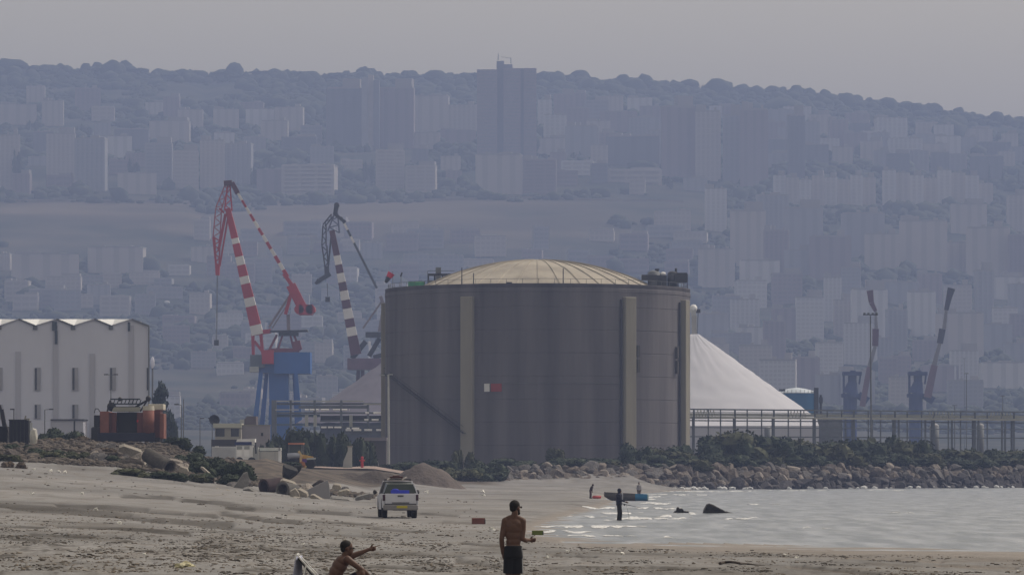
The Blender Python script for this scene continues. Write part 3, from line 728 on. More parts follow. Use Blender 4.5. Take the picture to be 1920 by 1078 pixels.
# the long road cut into the slope
bm_ = MB(); pr = None
for q in range(-60, 1300, 20):
    D = hill_D(q, 374+math.sin(q*.01)*2+q*.006); z = hz(q, D)+1.2
    cur = ((X(q,D), D-5, z), (X(q,D), D+8, z+.4), (X(q,D), D-5, z-5))
    if pr: bm_.add([pr[0], cur[0], cur[1], pr[1]], [(0,1,2,3)]); bm_.add([pr[2], cur[2], cur[0], pr[0]], [(0,1,2,3)])
    pr = cur
tag(bm_.obj('hill_road', mat('pale_road_cut', (.24,.21,.19), .95, .2, .1)), kind='structure')

# ------------------------------------------------------------------ round concrete tank
TC = 680.0; TX = X(1008, TC); TR = 24.3; TT = Z(548, TC)
def tank():
    e = thing('storage_tank', 'huge round grey concrete storage tank with a ribbed tan dome', 'storage tank', (TX, TC, 3))
    prof = [(TR, 1.5)]
    z = 3.0
    while z < TT-3: 
        prof += [(TR, z+3.4), (TR-.05, z+3.43), (TR-.05, z+3.52), (TR, z+3.55)]; z += 3.55
    prof += [(TR, TT-.9), (TR+.06, TT-.85), (TR+.06, TT-.35), (TR-.25, TT), (TR-1.2, TT), (TR-1.2, TT-.5), (0, TT-.5)]
    MB().lathe([(r_, z_) for r_, z_ in prof], (TX, TC, 0), 96).obj('wall', M_conc, e)
    for a in (-26.4, 34.8, 70, 124, 166, 214, 262):
        t = R(a); n_ = Vector((math.sin(t), -math.cos(t), 0)); c_ = Vector((TX, TC, 0))+n_*(TR+.2)
        MB().box((c_.x, c_.y, (1.5+TT-1.6)/2), (2.05, 1.3, TT-3.1), rz=t).obj('buttress', M_fin, e, bevel=.12)
    ap = Z(488, TC); Rs = 41.5; dm = MB(); prof = []
    for i in range(15):
        r_ = 20.2*(1-i/14); prof.append((max(r_, .01), ap-(Rs-math.sqrt(Rs*Rs-r_*r_))))
    dome = dm.lathe(prof, (TX, TC, 0), 72).obj('dome', M_dome, e, smooth=True)
    for k in range(36):
        t = 2*math.pi*k/36; pts = [Vector((TX+r_*math.cos(t), TC+r_*math.sin(t), z_+.03)) for r_, z_ in prof]
        rb = MB()
        for a, b in zip(pts[:-2], pts[1:-1]): rb.bar(a, b, .22, .16)
        rb.obj('rib', M_dome, dome)
    MB().lathe([(20.2,TT-.5),(20.6,TT-.5),(20.6,TT+.35),(20.2,TT+.35)], (TX,TC,0), 72).obj('dome_kerb', M_fin, e)
    # guard rail
    rl = MB(); nn = 60
    ring = [Vector((TX+(TR-.5)*math.cos(2*math.pi*i/nn), TC+(TR-.5)*math.sin(2*math.pi*i/nn), TT)) for i in range(nn)]
    for i in range(nn):
        rl.bar(ring[i], ring[i]+Vector((0,0,1.1)), .06); rl.bar(ring[i]+Vector((0,0,1.1)), ring[(i+1)%nn]+Vector((0,0,1.1)), .05)
    rl.obj('guard_rail', M_grey, e)
    for px_, yt, dd in ((866,502,-17),(888,512,-17),(1056,503,-20)):
        MB().tube((X(px_,TC+dd), TC+dd, TT-.5), (X(px_,TC+dd), TC+dd, Z(yt,TC+dd)), .09, .07).obj('mast', M_dark, e)
    MB().bb((X(949,657),657,TT),(X(960,657),658.5,TT+.6)).obj('hatch', M_dark, e)
    # curved stair descending round the wall
    st = MB(); steps = 46
    def pt(px_, z_):
        s_ = (px_-1008)/286.0; a = math.asin(max(-.999, min(.999, s_))); rr_ = TR+.45
        return Vector((TX+rr_*math.sin(a), TC-rr_*math.cos(a), z_))
    P0, P1 = (737, Z(700, 668)), (878, Z(812, 660)); last = None
    for i in range(steps+1):
        u = i/steps; p = pt(P0[0]+(P1[0]-P0[0])*u, P0[1]+(P1[1]-P0[1])*u)
        rad = (p-Vector((TX,TC,p.z))).normalized()
        st.box(p+rad*.35, (.5,.9,.06), rz=math.atan2(rad.y, rad.x)+math.pi/2)
        if last is not None:
            for off, hh in ((0.8,0),(0.8,1.0),(0.0,0)): st.bar(last+rad*off+Vector((0,0,hh)), p+rad*off+Vector((0,0,hh)), .12 if hh == 0 else .05, .3 if hh == 0 else .05)
        if i % 4 == 0: st.bar(p+rad*.8, p+rad*.8+Vector((0,0,1)), .05)
        last = p
    st.obj('stair', M_dark, e)
    p = pt(737, Z(702,668)); MB().box(p+Vector((-.6,-.3,0)), (1.8,1.2,.12)).obj('landing', M_pale, e)
    # hazard and notice boards
    for x0, x1, mt, lab in ((910,920,M_white,'white notice board'),(922,942,mat('faded_red_board',(.30,.045,.04),.7),'faded red board')):
        pm = (x0+x1)/2; a = math.asin((pm-1008)/286.); n_ = Vector((math.sin(a), -math.cos(a), 0)); c_ = Vector((TX,TC,0))+n_*(TR+.14); dd = c_.y
        o = MB().box((c_.x, c_.y, Z(726.5,dd)), (S(x1-x0,dd)/max(.5,math.cos(a)), .06, S(15,dd)), rz=a).obj('board', mt, e); o['label'] = lab
    for z_ in (Z(719, 660),):   # thin conduit
        pts = []
        for i in range(25):
            a = math.asin(((945+i*9)-1008)/286.); pts.append((TX+(TR+.09)*math.sin(a), TC-(TR+.09)*math.cos(a), z_))
        MB().path(pts, .05, 5).obj('conduit', M_grey, e)
    for px_ in (1157, 1268):
        a = math.asin((px_-1008)/286.); x_, y_ = TX+(TR+.2)*math.sin(a), TC-(TR+.2)*math.cos(a)
        MB().tube((x_,y_,3), (x_,y_,TT-2), .18, .18, 6).obj('drain_pipe', M_dark, e)
    for yy in (1188, 1262):
        for y0, y1 in ((650,672),(676,700)):
            a = math.asin((yy-1008)/286.); x_, y_ = TX+(TR+.25)*math.sin(a), TC-(TR+.25)*math.cos(a)
            MB().box((x_, y_, Z((y0+y1)/2, 668)), (.5,.4,S(y1-y0,668)), rz=a).obj('anchor_box', mat('stained_concrete',(.07,.065,.06),.9), e)
tank()
# roof equipment
D = 684
e = thing('roof_tank', 'green box shaped unit on the rim of the concrete tank roof', 'equipment', (X(781,D), D, TT))
g = MB().lathe([(S(16,D),0),(S(16,D),S(22,D)),(S(14,D),S(24,D)),(.01,S(24,D))], (X(781,D),D,TT-.2), 20); g.obj('shell', M_green, e)
MB().lathe([(S(16.4,D),0),(S(16.4,D),.15)], (X(781,D),D,TT+S(20,D)), 20).obj('rim', mat('pale_green', (.12,.3,.16)), e)
e = thing('roof_platform', 'grey steel pipework platform beside the green unit on the tank roof', 'equipment', (X(825,D), D, TT))
for q in (803, 815, 830, 846): MB().bar((X(q,D),D,TT-.4), (X(q,D),D,Z(516,D)), .25).obj('post', M_dark, e)
MB().bb((X(802,D),D-1,Z(517,D)),(X(852,D),D+1,Z(513.5,D))).obj('deck', M_dark, e)
MB().bb((X(817,D),D-1,Z(524,D)),(X(827,D),D+.6,Z(502,D))).obj('duct', M_grey, e)
MB().bb((X(803,D),D-.8,Z(538,D)),(X(817,D),D+.8,Z(526,D))).obj('pump_box', M_grey, e)
MB().path([P(802,508,D),P(852,508,D)], .05).path([P(802,517,D),P(802,508,D)], .05).obj('rail', M_grey, e)
D = 676
e = thing('roof_platform', 'dark steel deck with round vessels on the rim of the tank roof', 'equipment', (X(1228,D), D, TT))
MB().bb((X(1203,D),D-1.5,Z(525,D)),(X(1232,D),D+1,Z(516,D))).obj('vessel_box', M_dark, e)
MB().tube(P(1226,538,D), P(1226,512,D), 1.0, 1.0, 14).ell(P(1226,513,D), (1.0,1.0,.5)).obj('vessel', M_grey, e, smooth=True)
MB().tube(P(1232,512,D), P(1232,506,D), .25).box(P(1232,505.5,D), (.7,.5,.25)).obj('vent', M_dark, e)
MB().ell(P(1243,514,D), (.5,.5,.35)).obj('lamp_cover', M_white, e, smooth=True)
MB().bb((X(1232,D),D-1,Z(541,D)),(X(1250,D),D+1,Z(517,D))).obj('cabinet', M_dark, e)
e = thing('roof_platform', 'dark railed steel platform with a tall vent above the end buttress', 'equipment', (X(1270,D), D, TT))
MB().tube(P(1261,538,D), P(1261,514,D), .85, .85, 14).ell(P(1261,514,D), (.85,.85,.5)).obj('vessel', M_dark, e, smooth=True)
MB().bb((X(1266,D),D-1,Z(530,D)),(X(1288,D),D+1,Z(512,D))).obj('cabinet', M_dark, e)
MB().tube(P(1267.5,512,D), P(1267.5,503,D), .18).obj('vent', M_dark, e)
g = MB()
for q in (1252, 1262, 1272, 1282, 1289): g.bar(P(q,541,D), P(q,514,D), .09)
g.bar(P(1252,529,D), P(1289,529,D), .12, .3).bar(P(1266,511,D), P(1290,515,D), .1).obj('frame', M_dark, e)
# pale pole at the edge of the tank
D = 600
e = thing('pole', 'tall pale pole standing close to the edge of the concrete tank', 'pole', (X(728.5,D), D, 3))
MB().tube((X(729,D),D,2.9),(X(728,D),D,Z(702,D)),.19,.13,10).obj('shaft', M_pale, e); MB().box((X(732,D),D,Z(702,D)),(.7,.15,.12)).obj('arm', M_pale, e); MB().tube((X(729,D),D,2.9),(X(729,D),D,3.3),.35,.3,10).obj('foot_plate', M_fin, e)
# windsock
D = 720
e = thing('windsock', 'red windsock with a dark tail on a thin mast behind the tank', 'windsock', (X(735,D), D, 3))
MB().tube((X(736.5,D),D,3),(X(736.5,D),D,Z(509,D)),.08,.05).obj('mast', M_grey, e)
MB().tube(P(734,512,D), P(729,520,D), .62, .45, 12).obj('sock', mat('red_cloth', (.65,.03,.06), .8, .05), e)
MB().tube(P(729,520,D), P(723,530,D), .45, .25, 12).obj('tail', M_dark, e)
e = thing('lightning_mast', 'thin dark mast with a small head beside the red windsock', 'mast', (X(753,D), D, 3))
MB().tube((X(752,D),D,3),(X(752,D),D,Z(519,D)),.05).obj('shaft', M_grey, e); MB().bar(P(751,519,D), P(754,511,D), .25, .3).obj('head', M_dark, e)

# ------------------------------------------------------------------ heaps, blue tank, conveyor head
def heap(name, label, cpx, ytop, slope, D, mt, base=3.0, flat=1.2):
    c_ = P(cpx, ytop, D); H = c_.z-base; n_ = 120; b = MB(); rings = 22
    vs_ = [(c_.x, c_.y, c_.z)]
    for j in range(1, rings+1):
        rr_ = flat*(j/2.) if j <= 2 else flat+(H/slope)*(j-2)/(rings-2)
        for i in range(n_):
            a = 2*math.pi*i/n_; z_ = c_.z-max(0, rr_-flat)*slope
            z_ += (.32*noise.noise(Vector((math.cos(a)*6, math.sin(a)*6, j*.6)))+.16*noise.noise(Vector((math.cos(a)*22, math.sin(a)*22, j*1.6))))*min(1, j/4)
            vs_.append((c_.x+rr_*math.cos(a), c_.y+rr_*math.sin(a), z_-.05*j/rings))
    fs_ = [(0, 1+i, 1+(i+1)%n_) for i in range(n_)]
    for j in range(rings-1):
        for i in range(n_): a = 1+j*n_; fs_.append((a+i, a+n_+i, a+n_+(i+1)%n_, a+(i+1)%n_))
    b.add(vs_, fs_); o = b.obj(name, mt, smooth=True)
    o2 = tag(o, label, 'heap', px=cpx); return o
heap('salt_heap', 'bright white cone of bulk material behind the concrete tank, above the pipe rack', 1300, 627, .71, 900, M_salt, base=13.4)
heap('bulk_heap', 'dull mauve grey cone of bulk material behind the striped cranes and pipe rack', 738, 672, .70, 1020, M_salt2, base=14)
D = 895
e = thing('stockpile_wall', 'low white retaining wall below the bright heap', 'wall', (X(1400,D), D-24, 3))
MB().bb((X(1290,D-27),D-28,3),(X(1528,D-27),D-27,Z(786,D-28))).obj('panel', M_grey, e); ap = MB(); xa, xb = X(1280,D-28), X(1532,D-28); ap.add([(xa,D-33,Z(798,D-33)),(xb,D-33,Z(798,D-33)),(xb,D-28.1,Z(785,D-28)),(xa,D-28.1,Z(785,D-28)),(xa,D-33,3),(xb,D-33,3),(xb,D-28.1,3),(xa,D-28.1,3)], [(0,1,2,3),(4,5,1,0),(5,6,2,1),(6,7,3,2),(7,4,0,3),(7,6,5,4)]); ap.obj('sloped_apron', M_salt, e)
MB().bb((X(1240,D),D-26,3),(X(1560,D),D+30,13.35)).obj('platform', M_grey, e)
MB().bb((X(600,1010),1012,3),(X(745,1010),1060,14.0)).obj('platform', M_grey, e)
D = 906
e = thing('conveyor_tower', 'slim grey conveyor tower with a white head at the top of the white heap', 'tower', (X(1302,D), D, 10))
MB().bb((X(1297,D),D-1,10),(X(1306,D),D+1,Z(592,D))).obj('shaft', mat('conveyor_grey',(.33,.33,.32),.8), e)
MB().ell(P(1300,579,D), (.9,.9,.95)).obj('head', M_white, e, smooth=True); MB().bb((X(1296,D),D-.8,Z(594,D)),(X(1305,D),D+.8,Z(580,D))).obj('hopper', M_pale, e)
MB().box(P(1309,583,D), (.9,.8,.8)).obj('motor', M_dark, e); MB().bar(P(1309,586,D), P(1307,627,D), .15).obj('strut', M_grey, e)
D = 1000
e = thing('blue_tank', 'blue cylindrical tank with a shallow white dome at the foot of the heap', 'storage tank', (X(1493,D), D, 3))
cx = X(1494,D); rr_ = S(38,D)
MB().lathe([(rr_,3),(rr_,Z(737,D-4))], (cx,D,0), 40).obj('shell', mat('blue_tank_paint', (.02,.14,.32), .5, .12, .2), e, smooth=True)
MB().lathe([(rr_+.1,0),(rr_*.95,.25),(rr_*.7,.75),(rr_*.4,1.1),(.01,1.35)], (cx,D,Z(736.5,D-4)), 40).obj('dome', mat('pale_blue_roof',(.5,.56,.62),.6), e, smooth=True)
g = MB()
for i in range(30): a = 2*math.pi*i/30; g.bar((cx+rr_*math.cos(a),D+rr_*math.sin(a),Z(737,D-4)),(cx+rr_*math.cos(a),D+rr_*math.sin(a),Z(731,D-4)),.08)
g.obj('guard_rail', M_dark, e); MB().bb((X(1525,D),D-3,3),(X(1533,D),D-2,Z(727,D))).obj('stair_tower', M_dark, e)
MB().tube((X(1539,D),D,3),(X(1539,D),D,Z(740,D)),.3).box((X(1539,D),D,Z(750,D)),(.9,.6,1.4)).obj('riser', M_dark, e)
MB().bb((X(1459,D),D-4.6,Z(734,D)),(X(1470,D),D-3.8,Z(730,D))).obj('platform', M_dark, e)

# ------------------------------------------------------------------ pipe racks
M_rack = mat('rack_steel', (.13,.15,.17), .7, .2, .5); M_rackp = mat('rack_pale_pipe', (.36,.37,.34), .5, .15, .5)
e = thing('pipe_rack', 'long elevated pipe rack running from the tank past the far blue cranes', 'pipe rack', (X(1600,735), 735, 3))
def rk(px_): return 722+(px_-1297)*(36/623.)
i = 0; q = 1301
while q < 2010:
    D = rk(q); MB().bar((X(q,D),D,2.8),(X(q,D),D,Z(766,722)),.32 if i%3==0 else .22,.3).obj('post', M_rack, e)
    if i % 3 == 0: MB().bar((X(q,D),D+3.5,2.8),(X(q,D),D+3.5,Z(780,722)),.36,.3).obj('post', M_rack, e)
    q += 27-(i%2)*4; i += 1
    if q > 1560 and i % 2: MB().bar((X(q+9,D),D+2,2.8),(X(q+9,D),D+2,Z(783,722)),.34,.4).obj('post', M_rack, e)
za, zb_, zc = Z(767,722), Z(782,722), Z(774,722)
for z_, w_, h_, mt, nm, dy in ((za,.25,.22,M_rack,'rail',0),(zc+.15,.1,.1,M_rack,'rail',0),(zb_,.35,.42,M_rackp,'beam',0),(Z(788,722),.2,.2,M_rack,'pipe',.6),(Z(801,722),.15,.15,M_rack,'brace',0),(zb_+.5,.45,.4,M_rackp,'pipe',1.6),(zb_+.6,.3,.3,M_rack,'pipe',2.4),(Z(818,722),.2,.2,M_rack,'brace',2)):
    MB().bar((X(1290,722),722+dy,z_),(X(2010,rk(2010)),rk(2010)+dy,z_),w_,h_).obj(nm, mt, e)
for q0, q1 in ((1305,1345),(1480,1512),(1740,1790),(1855,1900)):
    g = MB(); kk = int((q1-q0)/6)
    for j in range(kk):
        a = q0+j*6; D = rk(a); g.bar((X(a,D),D-.3,Z(781,722)),(X(a+3,D),D-.3,Z(768,722)),.1).bar((X(a+3,D),D-.3,Z(768,722)),(X(a+6,D),D-.3,Z(781,722)),.1)
    g.obj('truss', M_rackp, e)
for i, q in enumerate((1440,1752,1838)):
    D = 775
    e2 = thing('process_vessel', 'pale upright vessel with a domed top behind the pipe rack', 'vessel', (X(q,D), D, 3), 'pale upright vessels behind the pipe rack', px=q)
    rr_ = S(9 if i%2 else 7, D); zt = Z(794 if q > 1700 else 800, D)
    MB().tube((X(q,D),D,3),(X(q,D),D,zt-rr_*.6),rr_,rr_,14).obj('shell', mat('vessel_paint',(.11,.12,.13),.6), e2, smooth=True)
    MB().ell((X(q,D),D,zt-rr_*.6),(rr_,rr_,rr_*.7)).obj('dome', mat('dull_pale_dome',(.30,.30,.31),.6), e2, smooth=True)
e = thing('pipe_rack', 'multi level pipe rack with pale insulated pipes left of the tank', 'pipe rack', (X(610,760), 760, 3))
e['label'] = 'multi level pipe rack with pale insulated pipes between the blue crane legs and tank'
D = 760
for q in (514, 545, 590, 640, 690, 735): MB().bar((X(q,D),D,2.8),(X(q,D),D,Z(750 if q < 680 else 756,D)),.9 if q==514 else .4,.5).obj('post', M_rack, e)
for yy, x0, x1, hh, mt, dy in ((752,516,682,.25,M_pale,0),(757,516,735,.35,M_rack,.5),(763,560,690,.5,M_rack,.2),(757.5,682,735,.25,M_rackp,-.3),(768,516,560,.2,M_pale,-.2),(774,516,735,.3,M_rack,-.1),(789,600,735,.3,M_rack,0),(779,516,600,.5,mat('blue_grey_pipe',(.09,.14,.2),.5),.4),(796,516,600,.35,mat('blue_grey_pipe',(.09,.14,.2)),.4),(800,600,735,.35,M_rack,.3),(812,640,735,.5,M_rack,0),(784,600,735,1.0,mat('rack_dark_steel',(.05,.05,.055)),2)):  # the last bar is very dark steel, set back behind the pipes
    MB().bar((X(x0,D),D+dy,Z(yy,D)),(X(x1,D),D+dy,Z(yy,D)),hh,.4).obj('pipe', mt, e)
r = random.Random(4)
for yy, x0, x1 in ((768,572,655),(774,685,735),(787,683,735),(801,602,640),(806,648,735),(803,650,675)):
    q = x0
    while q < x1:
        l = r.uniform(4, 16); D2 = D-.8
        MB().tube((X(q,D2),D2,Z(yy,D2)),(X(min(q+l,x1),D2),D2,Z(yy,D2)),.19,.19,6).obj('insulated_pipe', mat('pipe_jacket',(.85,.84,.82),.4), e)
        q += l+r.uniform(1.5, 9)
for q in (572, 588, 655): MB().bb((X(q,D-1),D-1.4,Z(800,D)),(X(q+6,D-1),D-.9,Z(778,D))).obj('cable_cabinet', M_rackp, e)

# ------------------------------------------------------------------ harbour cranes
def striped(e, p, q, w0, w1, stripes, mts, name='boom_section', dep=None):
    p, q = Vector(p), Vector(q)
    for a, b, k in stripes:
        wa = w0+(w1-w0)*a; wb = w0+(w1-w0)*b
        MB().bar(p.lerp(q, a), p.lerp(q, b-.0008), wa, (dep or wa), wb, (dep or wb)).obj(name, mts[k], e)
def lattice(b, p, q, w0, w1, n_, t, D):
    p, q = Vector(p), Vector(q); d = (q-p).normalized(); a = d.cross(Vector((0,1,0))).normalized()
    for s_ in (-1, 1):
        b.bar(p+a*w0/2*s_, q+a*w1/2*s_, t)
    for i in range(n_):
        u, v_ = i/n_, (i+1)/n_; s_ = 1 if i % 2 else -1
        b.bar(p.lerp(q, u)+a*(w0+(w1-w0)*u)/2*s_, p.lerp(q, v_)-a*(w0+(w1-w0)*v_)/2*s_, t*.7)
def big_crane(D, e):
    s_ = lambda n_: S(n_, D); Q = lambda x, y, d=0: P(x, y, D) + Vector((0, d, 0))
    for a, b, d in (((491,699),(470,880),-4),((556,699),(571,880),-4),((498,699),(482,880),5),((550,699),(561,880),5)):
        MB().bar(Q(*a,d), Q(*b,d), s_(7), s_(7), s_(11), s_(11)).obj('leg', M_blue, e)
    MB().bar(Q(523,696), Q(524,760), s_(36), s_(36)).obj('column', M_blue, e); MB().bar(Q(524,760), Q(524,880), s_(38), s_(36), s_(42), s_(40)).obj('column', M_blue, e)
    MB().bb(Q(515,701,-4), Q(583,661,5)).obj('machine_house', M_blue, e); MB().bb(Q(486,699,-3), Q(515,680,5)).obj('machine_house_end', M_blue, e)
    MB().bb(Q(471,690,-4.5), Q(498,666,2)).obj('operator_cab', mat('cab_grey',(.10,.12,.14),.5), e)
    MB().bb(Q(493,683,-5), Q(515,657,-1)).obj('winch_frame', M_red, e)
    MB().bb(Q(470,698,-4.8), Q(487,688,0)).obj('cab_floor', M_pale, e)
    # boom foot and boom
    MB().bar(Q(476,666,-2), Q(475,624,-2), s_(5), 2, s_(6), 2).bar(Q(494,668,-2), Q(490,626,-2), s_(5), 2, s_(6), 2).bar(Q(474,626,-2), Q(509,621,-2), s_(8), 2).bar(Q(478,640,-2), Q(500,668,-2), s_(5), 1.6).obj('boom_foot', M_red, e)
    p, q = Q(484,628,-2), Q(428,392,-2)
    ys = [(628,610,1),(610,575,0),(575,559,1),(559,533,0),(533,519,1),(519,498,0),(498,482,1),(482,458,0),(458,448,1),(448,392,0)]
    striped(e, p, q, s_(22), s_(10), [((628-a)/236., (628-b)/236., k) for a, b, k in ys], (M_red, M_cwhite), dep=2.2)
    # upper head with jib
    b = MB(); lattice(b, Q(429,396,-2), Q(430,345,-2), s_(14), s_(4), 5, .35, D); b.bar(Q(421,400,-2), Q(412,392,-2), .5).obj('mast_head', M_red, e)
    MB().bar(Q(421,345,-2), Q(436,344,-2), s_(9), 1.6).bar(Q(436,344,-2), Q(447,364,-2), s_(9), 1.6).obj('head_sheave', M_dred, e)
    b = MB(); lattice(b, Q(426,350,-2), Q(411,392,-2), s_(7), s_(11), 6, .3, D); lattice(b, Q(411,392,-2), Q(407,445,-2), s_(11), s_(13), 6, .3, D); b.obj('jib', mat('pale_red_lattice',(.36,.10,.12),.6), e)
    b = MB(); lattice(b, Q(407,445,-2), Q(409,500,-2), s_(13), s_(6), 7, .42, D); b.bar(Q(409,496,-2), Q(409,517,-2), s_(9), 1.5, s_(7), 1.5); b.obj('jib_tip', M_red, e)
    b = MB(); b.bar(Q(424,402,-2), Q(411,470,-2), .7).bar(Q(430,400,-2), Q(413,500,-2), .45).bar(Q(403,445,-2), Q(407,515,-2), .5).obj('jib_tie', M_red, e)
    MB().tube(Q(408,517,-2), Q(406,640,-2), .07).tube(Q(409.5,517,-2), Q(407.5,640,-2), .07).obj('hoist_rope', M_grey, e)
    MB().box(Q(407,643,-2), (1.2,1,1.4)).obj('hook_block', M_dark, e)
    # backstay
    p, q = Q(447,364,-2), Q(540,520,-2)
    n_ = 12; striped(e, p, q, s_(4), s_(7), [(i/n_, (i+1)/n_, (i+1) % 2) for i in range(n_)], (M_red, M_cwhite), 'backstay_section', 1.2)
    MB().bar(Q(533,514,-2), Q(553,542,-2), s_(7), 1.6).bar(Q(546,535,-2), Q(573,588,-2), s_(18), 2.0).bar(Q(547,550,-2), Q(536,590,-2), s_(6), 1.4).obj('counterweight_arm', M_red, e)
    MB().tube(Q(562,581,-4), Q(562,581,1), s_(9), s_(9), 14).bb(Q(562,591,-4), Q(587,572,1)).tube(Q(583,581,-4), Q(583,581,1), s_(9), s_(9), 14).obj('counterweight', M_red, e)
    MB().bar(Q(541,590,-2), Q(542,622,-2), s_(6), 1.2).obj('pivot_mast', mat('grey_purple_steel',(.22,.18,.20),.6), e)
    MB().bar(Q(505,614,-2), Q(543,556,-2), s_(4), .8).bar(Q(511,616,-2), Q(547,560,-2), s_(2), .5).obj('pivot_brace', mat('grey_purple_steel',(.22,.18,.20)), e)
    MB().bar(Q(508,622,-2), Q(578,621,-2), s_(3), 5).bar(Q(524,627,-2), Q(560,627,-2), s_(6), 4).obj('upper_deck', M_dark, e)
    MB().bar(Q(520,628,-2), Q(505,658,-2), .6).bar(Q(531,628,-2), Q(521,658,-2), .5).bar(Q(552,628,-2), Q(563,658,-2), .6).bar(Q(545,628,-2), Q(552,658,-2), .5).bar(Q(507,657,-2), Q(562,657,-2), 1.0).bar(Q(556,640,-2), Q(560,657,-2), 2.0).obj('frame', mat('dull_red_steel',(.22,.05,.07),.6), e)
big_crane(1100, thing('harbour_crane', 'tall red and white striped harbour crane on a blue portal', 'crane', (X(523,1100), 1100, 3), 'harbour cranes on the quay'))
def dark_crane(D, e):
    s_ = lambda n_: S(n_, D); Q = lambda x, y, d=0: P(x, y, D) + Vector((0, d, 0)); Mx = mat('dark_purple_steel',(.09,.055,.08),.6)
    for a, b in (((672,694),(664,880)),((712,694),(722,880)),((680,694),(676,880)),((706,694),(712,880))): MB().bar(Q(*a), Q(*b), s_(7)).obj('leg', Mx, e)
    MB().bb(Q(652,693,-3), Q(724,672,5)).obj('machine_house', mat('mauve_machine_house',(.17,.11,.16),.6), e)
    MB().bar(Q(660,672), Q(686,640), 1.4).bar(Q(686,628,-1), Q(724,628,-1), s_(10), 4).bar(Q(712,634), Q(692,668), 1.3).bar(Q(700,670), Q(722,664), 1.2).obj('frame', M_dark, e)
    p, q = Q(668,665,-2), Q(623,433,-2)
    ys = [(665,630,0),(630,614,1),(614,598,0),(598,579,1),(579,563,0),(563,546,1),(546,530,0),(530,513,1),(513,497,0),(497,480,1),(480,433,0)]
    striped(e, p, q, s_(20), s_(10), [((665-a)/232., (665-b)/232., k) for a, b, k in ys], (M_dred, M_cwhite), dep=2)
    b = MB(); lattice(b, Q(626,436,-2), Q(631,400,-2), s_(22), s_(5), 5, .4, D); b.obj('mast_head', mat('slate_blue_steel',(.10,.11,.18),.6), e)
    MB().bar(Q(629,404,-2), Q(632,384,-2), s_(8), 1.5).tube(Q(632,386,-3), Q(632,386,-1), s_(5), s_(5), 10).obj('head_sheave', M_dark, e)
    b = MB(); lattice(b, Q(624,404,-2), Q(608,424,-2), s_(5), s_(5), 3, .35, D); lattice(b, Q(609,424,-2), Q(608,462,-2), s_(6), s_(8), 4, .35, D); lattice(b, Q(609,462,-2), Q(614,512,-2), s_(9), s_(5), 5, .4, D)
    b.bar(Q(622,440,-2), Q(616,500,-2), .5).bar(Q(613,500,-2), Q(614,520,-2), s_(9), 1.4).obj('jib', M_dark, e)
    MB().bar(Q(620,514,-2), Q(600,526,-2), s_(8), 1.2).bar(Q(600,526,-2), Q(592,533,-2), s_(10), 1.2, s_(4), 1).obj('jib_tip', M_dark, e)
    MB().tube(Q(614,532,-2), Q(615,556,-2), .1).box(Q(615,562,-2), (1.3,1,1.4)).obj('hook_block', M_dark, e)
    b = MB(); b.bar(Q(629,403,-2), Q(648,418,-2), s_(6), 1.2).obj('backstay_head', M_dark, e)
    striped(e, Q(640,408,-2), Q(707,541,-2), s_(4), s_(4.5), [(i/11., (i+1)/11., 1 if i in (1,3) else 0) for i in range(11)], (mat('slate_steel',(.07,.08,.10),.6), M_cwhite), 'backstay_section', 1)
    MB().bar(Q(681,616,-2), Q(716,566,-2), .5).bar(Q(714,556,-2), Q(722,580,-2), s_(6), 1.5).bar(Q(720,580,-2), Q(713,622,-2), s_(8), 1.2).obj('rear_brace', mat('grey_purple_steel',(.22,.18,.20)), e)
dark_crane(1200, thing('harbour_crane', 'harbour crane with a dark and white striped boom half hidden behind the tank', 'crane', (X(690,1200), 1200, 3), 'harbour cranes on the quay'))
M_fblue = mat('far_blue_paint', (.008,.03,.13), .6)
def far_crane(cx, D, e, jib, boom):
    s_ = lambda n_: S(n_, D); Q = lambda x, y, d=0: P(x, y, D) + Vector((0, d, 0))
    MB().tube(Q(cx-3,880), Q(cx-3,745), s_(13), s_(13), 16).tube(Q(cx-3,745), Q(cx-3,738), s_(17), s_(17), 16).tube(Q(cx-3,738), Q(cx+2,715), s_(15), s_(8), 16).tube(Q(cx+1,716), Q(cx+1,702), s_(8), s_(8), 12).obj('column', M_fblue, e)
    MB().bb(Q(cx-17,704,-2), Q(cx+18,697,3)).box(Q(cx+2,696,0), (s_(10),2,s_(3))).obj('top_frame', M_fblue, e)
    MB().bar(Q(cx-15,704), Q(cx-15,740), s_(4), 1).bar(Q(cx+12,740), Q(cx+30,752), s_(14), 2).bar(Q(cx+16,704), Q(cx+14,720), s_(3), 1).obj('arm', M_fblue, e)
    for (a, b, w0, w1, mt) in boom: MB().bar(Q(*a,-2), Q(*b,-2), s_(w0), 1.2, s_(w1), 1.2).obj('boom_section', mt, e)
    for (a, b, w0, w1, mt) in jib: MB().bar(Q(*a,-2), Q(*b,-2), s_(w0), 1.2, s_(w1), 1.2).obj('jib', mt, e)
M_pk = mat('faded_red_boom',(.17,.10,.13),.7); M_pw = mat('faded_white_boom',(.22,.21,.23),.7); M_dk = mat('far_dark_boom',(.015,.012,.02),.7)
far_crane(1597, 1500, thing('harbour_crane', 'far blue harbour crane beside the tall light mast, red tipped jib', 'crane', (X(1597,1500),1500,3), 'far blue harbour cranes'),
  [((1630,545),(1633,568),12,9,M_dred),((1633,568),(1641,584),9,6,M_dred),((1641,584),(1642,617),4,6,M_pw)],
  [((1641,617),(1640,649),12,11,M_dred),((1640,649),(1629,688),6,8,M_pw),((1629,688),(1616,762),9,11,M_pk)])
